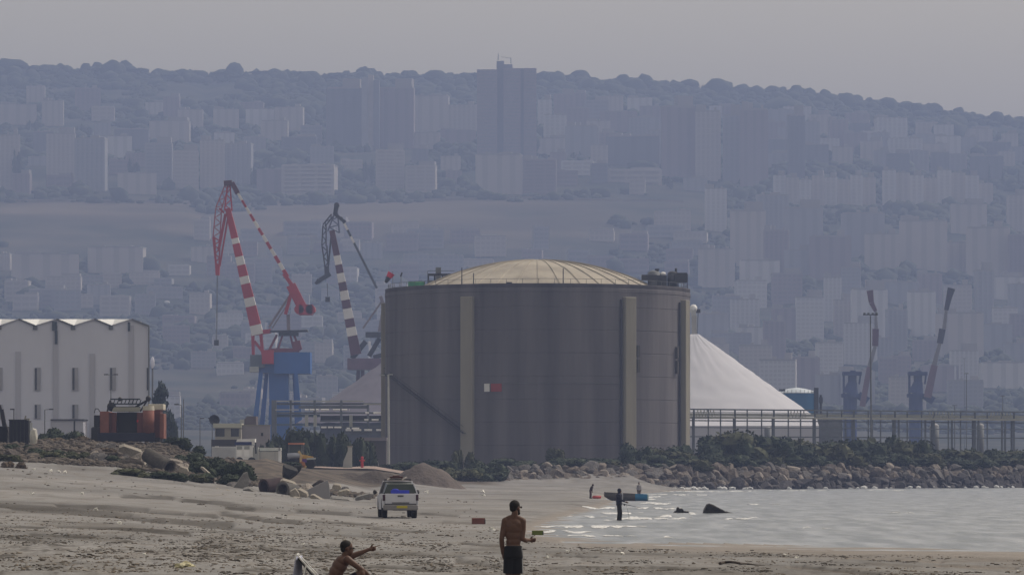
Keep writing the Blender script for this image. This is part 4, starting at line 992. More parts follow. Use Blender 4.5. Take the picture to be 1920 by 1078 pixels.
far_crane(1720, 1500, thing('harbour_crane', 'far blue harbour crane with a plain dark leaning jib, beyond the light mast', 'crane', (X(1720,1500),1500,3), 'far blue harbour cranes'),
  [((1783,541),(1778,560),14,10,M_dk),((1778,560),(1773,582),10,8,M_dk),((1773,582),(1769,617),5,7,M_pw)],
  [((1766,617),(1761,644),12,11,M_dk),((1761,644),(1750,685),6,9,M_pw),((1751,685),(1738,745),12,14,M_pk)])
D = 700
e = thing('light_mast', 'tall thin floodlight mast rising between the far blue cranes', 'mast', (X(1632,D),D,3))
MB().tube((X(1634,D),D,3),(X(1632,D),D,Z(592,D)),.17,.09,8).obj('shaft', M_grey, e); MB().box((X(1632,D),D,Z(590,D)),(2.4,.8,.14)).obj('head_frame', M_dark, e)
for q in (-1,-.35,.35,1): MB().box((X(1632,D)+q,D-.3,Z(588,D)),(.35,.35,.25)).obj('floodlight', M_grey, e)
for q, yt, D in ((1790,760,900),(1812,700,950),(1438+370,672,1500),(1880,742,900)):
    e = thing('lamp_mast', 'thin grey mast behind the pipe rack beyond the second far crane', 'mast', (X(q,D),D,3), 'thin masts beyond the far cranes', px=q)
    MB().tube((X(q,D),D,3),(X(q,D),D,Z(yt,D)),.15,.08,6).obj('shaft', M_grey, e); MB().box((X(q,D),D,Z(yt,D)),(1,.3,.15)).obj('head', M_grey, e)

# ------------------------------------------------------------------ white warehouse
def warehouse():
    D = 700; e = thing('warehouse', 'large white warehouse with a zigzag gabled roofline and slit windows', 'warehouse', (X(140,D), D, 3))
    peaks = [-178,-107,-36,35,106,177,247]; val = [-142,-71,-1,66,137,208]
    pts = [(X(-200,D),3)]; top = [(-200,611)]
    for a, b in zip(peaks, val+[None]):
        top.append((a,598.5)); 
        if b is not None: top.append((b,611))
    top.append((279,611.5)); pts += [(X(a,D),Z(y,D)) for a, y in top]+[(X(279,D),3)]
    MB().prism(pts, D, D+.6).obj('front_wall', M_wall, e)
    sw = MB(); zt = Z(611.5,D); sw.add([(X(278,D),D+.6,3),(X(279,D),D+.6,3),(X(279.6,D+44),D+44,3),(X(278,D+44),D+44,3),(X(278,D),D+.6,zt),(X(279,D),D+.6,zt),(X(279.6,D+44),D+44,zt),(X(278,D+44),D+44,zt)], [(0,3,2,1),(4,5,6,7),(0,1,5,4),(1,2,6,5),(2,3,7,6),(3,0,4,7)]); sw.obj('side_wall', M_wall, e)
    MB().bb((X(-200,D),D+44.1,3),(X(278,D+44),D+45,Z(611.5,D))).obj('rear_wall', M_wall, e)
    # roof: folded plates whose valleys rise away from the front edge
    for i in range(len(peaks)-1):
        a, v_, b = peaks[i], val[i], peaks[i+1]
        r_ = MB(); A = (X(a,D),D+.02,Z(598.3,D)); V = (X(v_,D),D+.02,Z(611,D)); B = (X(b,D),D+.02,Z(598.3,D))
        Ab = (A[0],D+12,Z(597.6,D+12)+.55); Bb = (B[0],D+12,Z(597.6,D+12)+.55)
        r_.add([(A[0]+.1,A[1]+.6,A[2]),(V[0],V[1]+.6,V[2]-.15),(B[0]-.1,B[1]+.6,B[2]),((A[0]+B[0])/2,D+3.2,Z(598.2,D+3.2))],[(0,1,3),(1,2,3)]); r_.obj('roof_panel', M_roof, e)
        MB().bar((A[0],A[1]-.12,A[2]),(V[0],V[1]-.12,V[2]),.28,.3).obj('fascia', M_grey, e)
        MB().bar((V[0],V[1]-.10,V[2]),(B[0],B[1]-.10,B[2]),.16,.25).obj('fascia', M_wall2, e)
        MB().bb((X(v_-4,D),D-.25,Z(618,D)),(X(v_+4,D),D,Z(610.5,D))).obj('gutter_box', M_grey, e)
    MB().bar((X(247,D),D-.12,Z(598.5,D)),(X(280,D),D-.12,Z(611.5,D)),.28,.3).obj('fascia', M_grey, e)
    rf = MB(); z0_, z1_ = Z(612,D), Z(601,D); rf.add([(X(-200,D),D+3.4,z0_),(X(262,D),D+3.4,z0_),(X(262,D+43),D+43,z0_),(X(-200,D),D+43,z0_),(X(-200,D),D+3.4,z1_),(X(262,D),D+3.4,z1_),(X(262,D+43),D+43,z1_),(X(-200,D),D+43,z1_)], [(0,3,2,1),(4,5,6,7),(0,1,5,4),(1,2,6,5),(2,3,7,6),(3,0,4,7)]); rf.obj('roof', M_roof, e)
    for x0, x1, yt in ((29,39,659),(99,109,610),(168,178,663),(241,251,610),(-41,-31,610)):
        MB().bb((X(x0,D),D-.14,3),(X(x1,D),D-.004,Z(yt,D))).obj('pilaster', M_wall2, e)
    for x0, x1, y0, y1 in ((98,107,603,620),(103,108,620,645),(240,244,604,621)):
        MB().bb((X(x0,D),D-.35,Z(y1,D)),(X(x1,D),D-.16,Z(y0,D))).obj('vent', mat('teal_grey_vent',(.06,.08,.10),.7), e)
    for q in (-1,70.5,141,211.5,280): 
        x0, x1 = (q-5.5, q+5.5) if q < 275 else (275, 279.6)
        f = MB().bb((X(x0,D),D-.22,Z(732,D)),(X(x1,D),D+.02,Z(689,D))).obj('window', mat('window_reveal',(.34,.34,.37),.8), e)
        MB().bb((X(x0,D)+.06,D-.26,Z(731,D)),(X(x1-6.5 if q<275 else x1,D),D-.2,Z(690,D))).obj('pane', M_glass, f).location = (0,0,0)
        if q < 200:
            f = MB().bb((X(x0,D),D-.22,Z(785,D)),(X(x1,D),D+.02,Z(758,D))).obj('window', mat('window_reveal',(.34,.34,.37)), e)
            MB().bb((X(x0,D)+.06,D-.26,Z(784,D)),(X(x1-6.5,D),D-.2,Z(759,D))).obj('pane', M_glass, f).location = (0,0,0)
    MB().tube((X(279.5,D),D-.2,3),(X(279.5,D),D-.2,Z(611,D)),.12).obj('downpipe', M_grey, e)
warehouse()
D = 690
e = thing('annex', 'long low grey annex with a dark roof edge at the foot of the warehouse', 'building', (X(110,D), D, 3))
MB().bb((X(52,D),D,3),(X(156,D),D+6,Z(788,D))).obj('wall', M_wall2, e); MB().bb((X(95,D),D-.3,Z(788,D)),(X(158,D),D+6.2,Z(785.5,D))).obj('roof_edge', M_dark, e)
MB().bb((X(40,D),D-.1,3),(X(95,D),D-.01,Z(789,D))).obj('low_wall', M_wall, e); MB().bb((X(138,D),D-.05,3),(X(141,D),D-.01,Z(789,D))).obj('joint_strip', M_dark, e)
D = 705
e = thing('small_dish', 'small white dish shaped roof cover beside the end of the warehouse', 'dish', (X(287,D), D, 3))
MB().tube((X(284,D),D+2,3),(X(284,D),D+2,Z(690,D)),.15).obj('post', M_grey, e); MB().ell(P(286,680,D+2),(.35,.3,1.0)).obj('dish', M_wall, e)

# street lamps
def lamp(px_, D, ytop, arms, label, h=None):
    e = thing('street_lamp', label, 'street lamp', (X(px_,D),D,3), 'street lamps near the warehouse')
    MB().tube((X(px_,D),D,3),(X(px_,D),D,Z(ytop,D)),.11,.07,6).obj('pole', M_grey, e)
    for a in arms:
        MB().bar((X(px_,D),D,Z(ytop,D)),(X(px_+a,D),D,Z(ytop-1,D)),.08).obj('arm', M_grey, e)
        MB().box((X(px_+a,D),D,Z(ytop-1,D)),(S(8,D),.3,.16)).obj('lamp_head', M_dark, e)
lamp(208, 640, 703, (-9, 9), 'double armed street lamp in front of the last warehouse window')
lamp(84, 560, 768, (12,), 'single armed street lamp before the warehouse annex')
lamp(26, 560, 768, (-3,), 'short street lamp above the black container')
lamp(340, 560, 759, (-9,), 'single armed street lamp just past the conifer')
lamp(344, 600, 748, (), 'plain slim pole beside the lamp past the conifer')
lamp(375, 700, 785, (4,), 'small far street lamp above the yard')
lamp(398, 700, 785, (-4,), 'street lamp next to the hut roof dish')

# ------------------------------------------------------------------ orange machine, container, sack
def local_thing(name, label, cat, px_, D, zb, rz=0, group=None):
    e = thing(name, label, cat, (X(px_,D), D, zb), group, px=px_, rz=rz); e['base'] = [0.,0.,0.]; return e
def orange_machine():
    D = 385; u = D/F; zb = Z(828, D)
    e = local_thing('construction_machine', 'orange and black heavy construction machine parked on the rubble mound', 'machine', 240, D, zb)
    MO = mat('orange_paint', (.215,.088,.068), .8, .25, .9); MO2 = mat('deep_orange_paint', (.135,.048,.042), .6, .15, .6); MK = mat('black_paint', (.018,.018,.022), .5)
    xx = lambda p_: (p_-240)*u; zz = lambda y_: (828-y_)*u
    def bx(nm, x0, x1, y0, y1, d0, d1, mt, bev=.05): return MB().bb((xx(x0),d0,zz(y1)),(xx(x1),d1,zz(y0))).obj(nm, mt, e, bevel=bev)
    bx('panel', 187, 204, 771, 812, 0, 3.5, MO); bx('panel', 209, 216, 773, 812, .35, 3.5, MO2); bx('column', 204, 209, 773, 812, .5, 3.4, MO2)
    bx('engine_bay', 216, 257, 772, 812, 1.5, 3.4, MK); bx('side_panel', 256, 268, 773, 812, .3, 3.5, MO2)
    MB().tube((xx(278),.2,zz(812)),(xx(278),.2,zz(768)),11*u,11*u,20).obj('tank', MO, e, smooth=True)
    MB().tube((xx(278),.2,zz(769)),(xx(278),.2,zz(761)),11.4*u,10.6*u,20).obj('tank_lid', mat('cream_paint',(.55,.52,.45)), e, smooth=False)
    bx('rear_panel', 288, 300, 768, 820, .6, 3.4, MO2); bx('rear_panel', 299, 307, 775, 822, .2, 3.0, MO)
    bx('rear_cover', 276, 305, 757, 768, .8, 3.4, mat('cream_paint',(.55,.52,.45)))
    bx('chassis', 183, 290, 811, 827, -.3, 3.8, mat('navy_chassis',(.02,.022,.04),.7)); bx('counterweight', 290, 300, 820, 828, 0, 3.2, MK)
    bx('fuel_box', 176, 187, 778, 800, 0, 2.5, MK); bx('track', 171, 187, 800, 827, -.2, 3.4, MK, .15)
    bx('canopy_beam', 210, 262, 763, 771, .2, 1.2, mat('cream_grey_paint',(.34,.34,.30)))
    g = MB()
    for y_ in (748, 757, 763): g.bar((xx(206),.4,zz(y_)),(xx(262),.4,zz(y_)),.12,.3)
    for i in range(8): g.bar((xx(212+i*7),.3,zz(757)),(xx(215+i*7),.3,zz(749)),.08)
    g.obj('hydraulic_frame', mat('blue_black_steel',(.025,.04,.055),.5), e)
    g = MB(); g.ell((xx(208),.5,zz(762)),(.42,.4,.42)).ell((xx(224),.5,zz(748)),(.2,.2,.2)).ell((xx(277),.6,zz(747)),(.25,.25,.28)).bar((xx(240),.8,zz(770)),(xx(280),.8,zz(747)),.18)
    g.bar((xx(200),.5,zz(772)),(xx(206),.5,zz(750)),.15).bar((xx(262),.5,zz(771)),(xx(278),.5,zz(746)),.14).obj('hose_fitting', MK, e)
    g = MB(); g.path([(xx(187),.4,zz(772)),(xx(183),.4,zz(766)),(xx(178),.4,zz(766)),(xx(176),.4,zz(774))], .04).obj('hose', MK, e)
    bx('lamp', 256, 259, 787, 791, .2, .32, mat('red_lens',(.5,.02,.02),.3), 0)
orange_machine()
D = 365
e = local_thing('container', 'black blue steel container box standing on the rubble mound', 'container', 36, D, Z(838,D))
u = D/F
MB().bb((-19*u,0,0),(17*u,2.4,50*u)).obj('box', mat('navy_black_steel',(.012,.013,.022),.6), e, bevel=.04)
MB().bb((-20*u,-.05,50*u),(14*u,2.5,52*u)).obj('lid', M_dark, e)
for q in (-12,-5,2,9): MB().bb((q*u,-.05,1*u),((q+1.2)*u,.0,49*u)).obj('rib', M_dark, e)
MB().bar((10*u,.2,52*u),(12*u,.2,59*u),.12).bb((11*u,0,50*u),(19*u,.6,54*u)).obj('top_fitting', mat('grey_fitting',(.25,.25,.24)), e)
MB().bb((17*u,.2,12*u),(19.5*u,2.2,46*u)).obj('side_door', M_grey, e)
e = local_thing('bulk_sack', 'bulging off white sack leaning against the black container', 'sack', 62, D-1, Z(841,D))
MB().ell((1.5*u,.0,20*u),(7.5*u,.35,18*u),2,jit=.25).obj('sack_body', mat('off_white_sack',(.50,.49,.45),.9,.08,2,.4,3), e, smooth=True)
MB().tube((-3*u,0,10*u),(-7*u,0,0),.18,.05,8).obj('sack_neck', mat('off_white_sack',(.5,.49,.45)), e)
e = local_thing('scrap_machine', 'black wrecked machine with a leaning pointed arm at the edge of the view', 'machine', 3, D+3, Z(850,D))
MB().bb((-30*u,0,0),(11*u,2.5,52*u)).obj('body', mat('black_scrap',(.012,.012,.014),.8), e, bevel=.1)
MB().bar((8*u,.3,40*u),(-4*u,.3,92*u),.45,.5,.15,.2).bar((10*u,.4,30*u),(0,.3,84*u),.25,.3).obj('arm', mat('scrap_grey',(.035,.035,.045),.8), e)
MB().tube((-6*u,-.2,10*u),(-6*u,2.2,10*u),12*u,12*u,16).obj('wheel', M_rub, e)

# ------------------------------------------------------------------ rubble, pipe, slabs
r = random.Random(8)
spots = []
for i in range(95):
    px_ = r.uniform(170, 420) if i < 45 else r.uniform(20, 330) if i < 62 else r.uniform(430, 700)
    D = r.uniform(322, 352) if px_ < 430 else r.uniform(305, 345)
    sz = r.choice([.25,.35,.35,.5,.5,.7,.9])*(1.1 if i < 45 else .9)
    k = r.choice([0,1,2,3,1,2]); z = gz(px_, D)
    o = rock_obj('rubble_stone', r.randrange(14), M_rock[k], (X(px_,D), D, z+sz*.12), (sz*r.uniform(.8,1.6), sz, sz*r.uniform(.5,.9)), (r.uniform(-.5,.5), r.uniform(-.5,.5), r.uniform(0,6)))
    area = 'below the orange machine' if 170 < px_ < 300 else 'beside the concrete pipe' if px_ < 430 and px_ >= 300 else 'on the mound below the black container' if px_ < 170 else 'around the dark culvert' if px_ < 560 else 'by the tilted triangular slab'
    tag(o, f"{'large ' if sz > .65 else 'small ' if sz < .3 else ''}{TONE[k]} rubble stone {area}", 'stone', 'rubble stones on the mound', px=px_)
M_slab = mat('broken_slab', (.30,.275,.24), .95, .2, 1.5, .4, 4); M_slab2 = mat('grey_slab', (.20,.195,.19), .95, .2, 1.5, .4, 4)
def slab(px_, py_, D, w_, h_, t_, rot, label, mt=M_slab, shape=None):
    e = bpy.data.objects.new('x', None); bpy.data.objects.remove(e)
    pts = shape or [(-.5,-.45),(.42,-.5),(.52,.1),(.3,.5),(-.4,.42),(-.55,0)]
    b = MB(); b.prism([(x_*w_, z_*h_) for x_, z_ in pts], -t_/2, t_/2)
    o = b.obj('concrete_slab', mt, bevel=.03); o.location = P(px_, py_, D); o.rotation_euler = rot
    return tag(o, label, 'slab', px=px_)
slab(247, 846, 338, 2.0, .7, .5, (.5,.35,.3), 'long pale broken slab just under the orange machine')
slab(274, 874, 326, 1.5, .45, .5, (.4,.55,0), 'pale broken slab tilted down towards the concrete pipe')
slab(256, 871, 328, .7, .4, .4, (.2,.1,0), 'small rounded slab beside the tilted pale slab')
slab(345, 881, 318, .7, .45, .3, (.3,.4,0), 'pale chip lying just past the pipe mouth')
slab(387, 884, 316, 1.0, .22, .3, (.2,.75,0), 'thin pale board like slab leaning on the dark shrubs')
slab(415, 925, 296, 1.1, .5, .5, (.5,.3,0), 'pale slab at the foot of the dark shrubs')
slab(434, 930, 292, 1.3, .5, .5, (.5,.5,0), 'broken kerb slab half sunk in the sand')
slab(457, 935, 290, 1.3, .45, .5, (.3,.6,0), 'tilted kerb slab next to the dark culvert')
slab(480, 930, 300, 1.9, .7, .5, (.4,.55,.2), 'long grey slab lying under the dark culvert', M_slab2)
slab(455, 902, 306, 1.1, 1.5, .3, (.1,.3,.2), 'upright grey slab beside the dark culvert', M_slab2, [(-.5,-.5),(.5,-.5),(.35,.2),(.1,.5),(-.1,.4)])
slab(541, 905, 300, 1.1, .35, .5, (.3,.3,0), 'pale curved kerb piece beyond the dark culvert')
slab(600, 921, 292, 1.75, 1.55, .16, (0,0,.12), 'large grey triangular slab standing tilted at the sand edge', mat('smooth_grey_slab',(.25,.245,.26),.9), [(-.85,-.12),(.30,.52),(.36,.3),(.42,-.5),(.1,-.42)])
slab(567, 925, 291, .85, .5, .5, (.3,.55,0), 'pale broken block leaning on the triangular slab')
slab(553, 928, 290, .6, .9, .4, (.2,-.3,0), 'pale upright block left by the triangular slab'.replace('left by','near'))
slab(556, 938, 287, .6, .5, .4, (.3,.2,0), 'crumbled pale block below the triangular slab')
slab(597, 936, 286, 1.1, .35, .4, (.3,.55,0), 'pale fragment in front of the triangular slab')
slab(632, 912, 300, .6, .4, .4, (.3,.2,0), 'small stone slab just past the triangular slab')
slab(645, 922, 298, .8, .35, .4, (.3,-.2,0), 'flat fragment past the triangular slab')
slab(684, 930, 296, 1.3, .3, .5, (.2,-.25,0), 'dark flat fragment beside the pickup', M_slab2)
slab(640, 938, 292, 1.6, .45, .9, (.2,.1,0), 'low earth crusted slab between the triangular slab and the pickup', M_slab2)
def pipe_obj(px_, py_, D, r_, L_, dirv, label, mt, name='concrete_pipe'):
    c_ = P(px_, py_, D); dirv = Vector(dirv).normalized()
    e = thing(name, label, 'pipe', c_, px=px_); e['base'] = [0.,0.,0.]
    q = dirv.to_track_quat('Z', 'Y').to_matrix(); n_ = 24; b = MB()
    prof = [(r_*.78,0),(r_,0),(r_,L_),(r_*.78,L_),(r_*.78,0)]
    vs_ = [q @ Vector((rr__*math.cos(2*math.pi*i/n_), rr__*math.sin(2*math.pi*i/n_), z_)) for rr__, z_ in prof for i in range(n_)]
    b.add(vs_, [(k_*n_+i, k_*n_+(i+1)%n_, (k_+1)*n_+(i+1)%n_, (k_+1)*n_+i) for k_ in range(4) for i in range(n_)]); b.obj('barrel', mt, e)
    b = MB(); vs_ = [q @ Vector((rr__*math.cos(2*math.pi*i/n_), rr__*math.sin(2*math.pi*i/n_), z_)) for rr__, z_ in ((r_*1.1,-.02),(r_*1.1,.25),(r_*1.0,.26),(r_*.8,-.02)) for i in range(n_)]
    b.add(vs_, [(k_*n_+i, k_*n_+(i+1)%n_, (k_+1)*n_+(i+1)%n_, (k_+1)*n_+i) for k_ in range(3) for i in range(n_)]+[(3*n_+i, 3*n_+(i+1)%n_, (i+1)%n_, i) for i in range(n_)]); b.obj('collar', mt, e)
pipe_obj(317, 877, 320, .56, 2.6, (-.75,.7,.42), 'broken concrete pipe with its dark mouth towards the beach', mat('pipe_concrete',(.075,.068,.06),.95,.25,2,.3,5))
pipe_obj(530, 917, 298, .48, 1.8, (.35,.9,-.05), 'grey culvert pipe half buried in the sand edge', mat('culvert_concrete',(.10,.096,.092),.95,.25,2,.3,5))
pipe_obj(495, 912, 301, .50, 1.6, (.8,.85,.12), 'wide dark brown pipe with open mouth in the rubble', mat('dark_rust_pipe',(.045,.03,.035),.9,.3,2), 'rusty_pipe')
o = rock_obj('scrap_lump', 5, mat('black_plastic_scrap',(.012,.012,.013),.7), P(545,884,330), (.95,.7,.75), (.3,.2,.5)); tag(o, 'black tangled scrap lump in front of the loader', 'scrap', px=545)
o = rock_obj('scrap_lump', 9, mat('black_plastic_scrap',(.012,.012,.013)), P(556,878,335), (.5,.4,.6), (.3,.7,.5)); tag(o, 'small black scrap piece tipped on the rubble', 'scrap', px=556)
# dirt heap
def dirt(name, cpx, D, hw, top, label, mt, sd=0):
    c_ = Vector((X(cpx,D), D, 0)); b = MB(); n_ = 40; m_ = 20; vs_ = []; R_ = S(hw, D)
    for j in range(m_+1):
        for i in range(n_+1):
            x_ = (i/n_*2-1)*R_; y_ = (j/m_*2-1)*R_*.8
            q_ = 960+(c_.x+x_)/(D+y_)*F; g0 = float(ground(np.array([q_]), np.array([D+y_]), False)[0])
            rr__ = math.sqrt((x_/R_)**2+(y_/(R_*.8))**2); hh = 1.12*max(0, 1-rr__**1.7)**1.25
            hh *= 1+.35*noise.noise(Vector((x_*.5, y_*.5, sd)))
            vs_.append((c_.x+x_, D+y_, g0-.1+hh*(Z(top,D)-g0)+.12*noise.noise(Vector((x_*2,y_*2,sd+4)))*(hh>0)))
    b.add(vs_, [(j*(n_+1)+i, j*(n_+1)+i+1, (j+1)*(n_+1)+i+1, (j+1)*(n_+1)+i) for j in range(m_) for i in range(n_)])
    tag(b.obj(name, mt, smooth=True), label, 'heap', px=cpx)
M_dirt = mat('excavated_earth', (.105,.088,.082), .95, .25, .8, .5, 3)
dirt('dirt_heap', 800, 440, 78, 872, 'brown heap of dug earth behind the white pickup', M_dirt, 1)
dirt('dirt_heap', 708, 425, 70, 884, 'lower dark earth heap just behind the pickup cab', mat('dark_earth',(.07,.058,.052),.95,.25,.8,.5,3), 2)
dirt('dirt_heap', 655, 430, 45, 886, 'low dark earth heap beside the yard road', mat('dark_earth',(.07,.058,.052)), 3)
bm_ = MB(); vs_ = []
for i in range(17):
    q = 560+i*16
    for D in (488, 520): vs_.append((X(q,D), D, float(ground(np.array([q]), np.array([D]))[0])+.16+.05*math.sin(i)))
bm_.add(vs_, [(2*i, 2*i+2, 2*i+3, 2*i+1) for i in range(16)])
tag(bm_.obj('yard_road', mat('pinkish_dirt_road',(.27,.21,.185),.95,.15,.6)), kind='structure')

# ------------------------------------------------------------------ yard: hut, trucks, loader
D = 620
e = thing('hut', 'small cream hut with two dark windows and a flat overhanging roof', 'building', (X(424,D), D, 3))
MB().bb((X(403,D),D,3),(X(451,D),D+5,Z(802,D))).obj('wall', mat('cream_wall',(.40,.38,.33),.9), e); MB().bb((X(400,D),D-.4,Z(802,D)),(X(453,D),D+5.3,Z(793.5,D))).obj('roof', mat('pale_cream_roof',(.48,.48,.40),.8), e)
for x0, x1 in ((404,421),(433,448)): MB().bb((X(x0,D),D-.06,Z(818,D)),(X(x1,D),D-.01,Z(803,D))).obj('window', M_glass, e)
MB().bb((X(398,D),D-2,3),(X(450,D),D-.2,Z(824,D))).obj('brown_porch', mat('brown_wall',(.05,.045,.042),.9), e)  # solid dark brown block below the hut windows
e = thing('roof_dish', 'dark tilted dish on the corner of the hut roof', 'dish', (X(403,D), D, Z(793,D)))
b = MB(); b.lathe([(.01,0),(.35,.05),(.65,.2),(.8,.35)], (0,0,0), 16); b.local = True; o = b.obj('dish', M_dark, e); o.location = (0,0,.55); o.rotation_euler = (1.9,.5,0)
MB().tube((X(403,D),D,Z(793,D)-.2),(X(404,D),D,Z(786,D)),.08).obj('post', M_dark, e)
e = thing('yard_wall', 'plain grey mauve wall beside the cream hut', 'wall', (X(480,D), D, 3))
MB().bb((X(453,D),D+.5,3),(X(506,D),D+1,Z(797,D))).obj('panel', mat('mauve_wall',(.30,.28,.30),.9), e); MB().bb((X(489,D),D+.4,Z(817,D)),(X(493,D),D+.49,Z(811,D))).obj('vent', M_dark, e)
MB().bb((X(452,D),D+.45,Z(798,D)),(X(507,D),D+1.05,Z(796,D))).obj('coping', M_fin, e)
e = thing('gable_shed', 'small dark gabled shed behind the yard wall', 'shed', (X(465,640), 640, 3))
MB().prism([(X(453,640),3),(X(453,640),Z(792,640)),(X(463,640),Z(780,640)),(X(480,640),Z(780,640)),(X(482,640),3)], 640, 645).obj('wall', mat('dull_brown_wall',(.14,.12,.13),.9), e)
MB().bb((X(450,640),639.7,Z(794,640)),(X(458,640),641,Z(786,640))).obj('eave', M_pale, e)
D = 520
e = thing('cab_truck', 'white truck with a tall cab and blue roof shield in the yard', 'truck', (X(460,D), D, 3)); MT = mat('truck_white',(.78,.78,.78),.4)
zb = Z(872, D)
MB().bb((X(442,D),D,zb+.6),(X(474,D),D+2.3,Z(834,D))).obj('cab', MT, e, bevel=.1)
MB().prism([(X(440,D),Z(834,D)),(X(445,D),Z(823,D)),(X(478,D),Z(822,D)),(X(478,D),Z(834,D))], D, D+2.3).obj('roof_fairing', MT, e)
MB().bb((X(440,D),D-.1,Z(834,D)),(X(472,D),D-.01,Z(828,D))).obj('sun_visor', mat('navy_visor',(.02,.03,.12),.4), e)
for x0, x1 in ((444,453),(458,467)): MB().bb((X(x0,D),D-.06,Z(856,D)),(X(x1,D),D-.01,Z(844,D))).obj('door_panel', mat('bright_white',(.88,.88,.88),.4), e)
for x0 in (444,458): MB().bb((X(x0,D),D-.05,Z(842,D)),(X(x0+10,D),D-.01,Z(836,D))).obj('window', mat('pale_window',(.32,.34,.34),.3), e)
MB().bb((X(474,D),D+.2,zb+.6),(X(484,D),D+2.2,Z(838,D))).obj('side_tank', M_pale, e); MB().bar(P(479,829,D), P(480,850,D), .15).obj('exhaust', M_dark, e)
for q in (449, 472): MB().tube((X(q,D),D-.1,zb+.5),(X(q,D),D+.3,zb+.5),.5,.5,16).obj('wheel', M_rub, e)
e = thing('trailer', 'long light grey trailer parked in front of the hut', 'trailer', (X(420,D+3), D+3, 3)); D2 = D+3
MB().bb((X(397,D2),D2,Z(860,D2)),(X(443,D2),D2+2.2,Z(837,D2))).obj('box', mat('light_grey_panel',(.48,.49,.51),.5), e, bevel=.05); MB().bb((X(403,D2),D2-.1,Z(839,D2)),(X(410,D2),D2+.2,Z(836,D2))).obj('lamp', M_white, e)
for q in (405, 436): MB().tube((X(q,D2),D2-.05,zb+.5),(X(q,D2),D2+.3,zb+.5),.5,.5,16).obj('wheel', M_rub, e)
e = thing('skip_container', 'pale beige open skip container beside the white truck cab', 'container', (X(505,D), D, 3)); D2 = D+1
MB().bb((X(478,D2),D2,Z(868,D2)),(X(526,D2),D2+2.2,Z(846,D2))).obj('box', mat('beige_panel',(.50,.49,.47),.6), e, bevel=.04)
MB().bb((X(487,D2),D2-.08,Z(845,D2)),(X(526,D2),D2+2.3,Z(839,D2))).obj('top_rail', mat('pale_mint_rail',(.60,.63,.61),.6), e); MB().bb((X(522,D2),D2-.08,Z(870,D2)),(X(527,D2),D2,Z(840,D2))).obj('corner_post', MT, e)
for q in (488, 515): MB().bb((X(q,D2),D2-.04,Z(868,D2)),(X(q+1.5,D2),D2-.01,Z(846,D2))).obj('rib', M_pale, e)
D = 470
e = thing('wheel_loader', 'yellow loader with an orange rimmed canopy and grey bucket arm', 'loader', (X(556,D), D, 2.8)); MY = mat('loader_yellow',(.50,.30,.06),.5)
MB().bb((X(541,D),D-.8,Z(833,D)),(X(570,D),D+1,Z(830,D))).obj('canopy', mat('orange_canopy',(.55,.22,.14),.6), e)
g = MB()
for q in (542, 569):
    for d in (-.7, .9): g.bar((X(q,D),D+d,Z(832,D)),(X(q,D),D+d,Z(856,D)),.08)
g.obj('canopy_post', M_grey, e)
MB().bb((X(543,D),D-.5,Z(849,D)),(X(566,D),D+.8,Z(834,D))).obj('cab_glass', mat('smoky_glass',(.06,.075,.075),.3), e)
MB().tube(P(539,855,D-1), P(562,853,D-1), .32, .3, 12).obj('boom_cylinder', mat('lavender_grey',(.36,.38,.45),.4), e, smooth=True)
MB().prism([(X(563,D),Z(851,D)),(X(588,D),Z(856,D)),(X(583,D),Z(862,D)),(X(568,D),Z(868,D)),(X(562,D),Z(862,D))], D-1, D+.8).obj('engine_hood', MY, e)
MB().bar(P(560,845,D-1.1), P(566,857,D-1.1), .25).bar(P(564,853,D-1.1), P(564,878,D-1.1), .22).bar(P(564,868,D-1.1), P(574,876,D-1.1), .3).obj('lift_arm', mat('pale_yellow',(.6,.45,.22),.5), e)
MB().bar(P(575,860,D-1.2), P(592,859,D-1.2), .2).obj('grab_rail', M_pale, e); MB().box(P(571,863,D-1.1), (.5,.2,.4)).obj('engine_cover', mat('purple_cover',(.12,.05,.22),.5), e)
MB().bb((X(540,D),D-.8,Z(874,D)),(X(563,D),D+.8,Z(858,D))).obj('chassis', mat('dark_grey_paint',(.06,.06,.07),.6), e)
for q, c_ in ((547,M_rub),(582,M_rub)):
    for d in (-1.1, .9):
        w_ = MB().tube((X(q,D),D+d,2.8+.55),(X(q,D),D+d+.4,2.8+.55),.55,.55,20).obj('wheel', c_, e); 
MB().tube((X(567,D),D-1.35,2.8+.4),(X(567,D),D-1.2,2.8+.4),.4,.4,16).obj('hub', mat('orange_hub',(.4,.16,.06)), e)
D = 505
e = thing('wing_wall', 'pale wedge shaped wall end among the dark bushes', 'wall', (X(651,D), D, 2.8))
MB().prism([(X(642,D),2.7),(X(644,D),Z(864,D)),(X(652,D),Z(845,D)),(X(652,D),Z(837,D)),(X(660,D),Z(836,D)),(X(660,D),2.7)], D, D+.4).obj('panel', mat('pale_wall',(.33,.34,.33),.9), e)
MB().bb((X(651,D),D-.05,Z(838,D)),(X(661,D),D+.45,Z(835.5,D))).obj('coping', M_fin, e)
e = thing('hydrant', 'red hydrant post standing beside the pale wedge wall', 'hydrant', (X(679,500), 500, 2.8)); D = 500
MR = mat('hydrant_red',(.40,.03,.04),.5)
MB().tube((X(679,D),D,2.7),(X(679,D),D,Z(858,D)),.17,.15,12).obj('barrel', MR, e); MB().ell((X(679,D),D,Z(857.5,D)),(.17,.17,.15)).obj('cap', MR, e, smooth=True); MB().tube((X(679,D)-.32,D,Z(863,D)),(X(679,D)+.32,D,Z(863,D)),.08,.08,8).obj('outlet', MR, e)
D = 612
e = thing('low_shed', 'long grey low shed under the pipe rack beside the tank', 'shed', (X(700,D), D, 3))
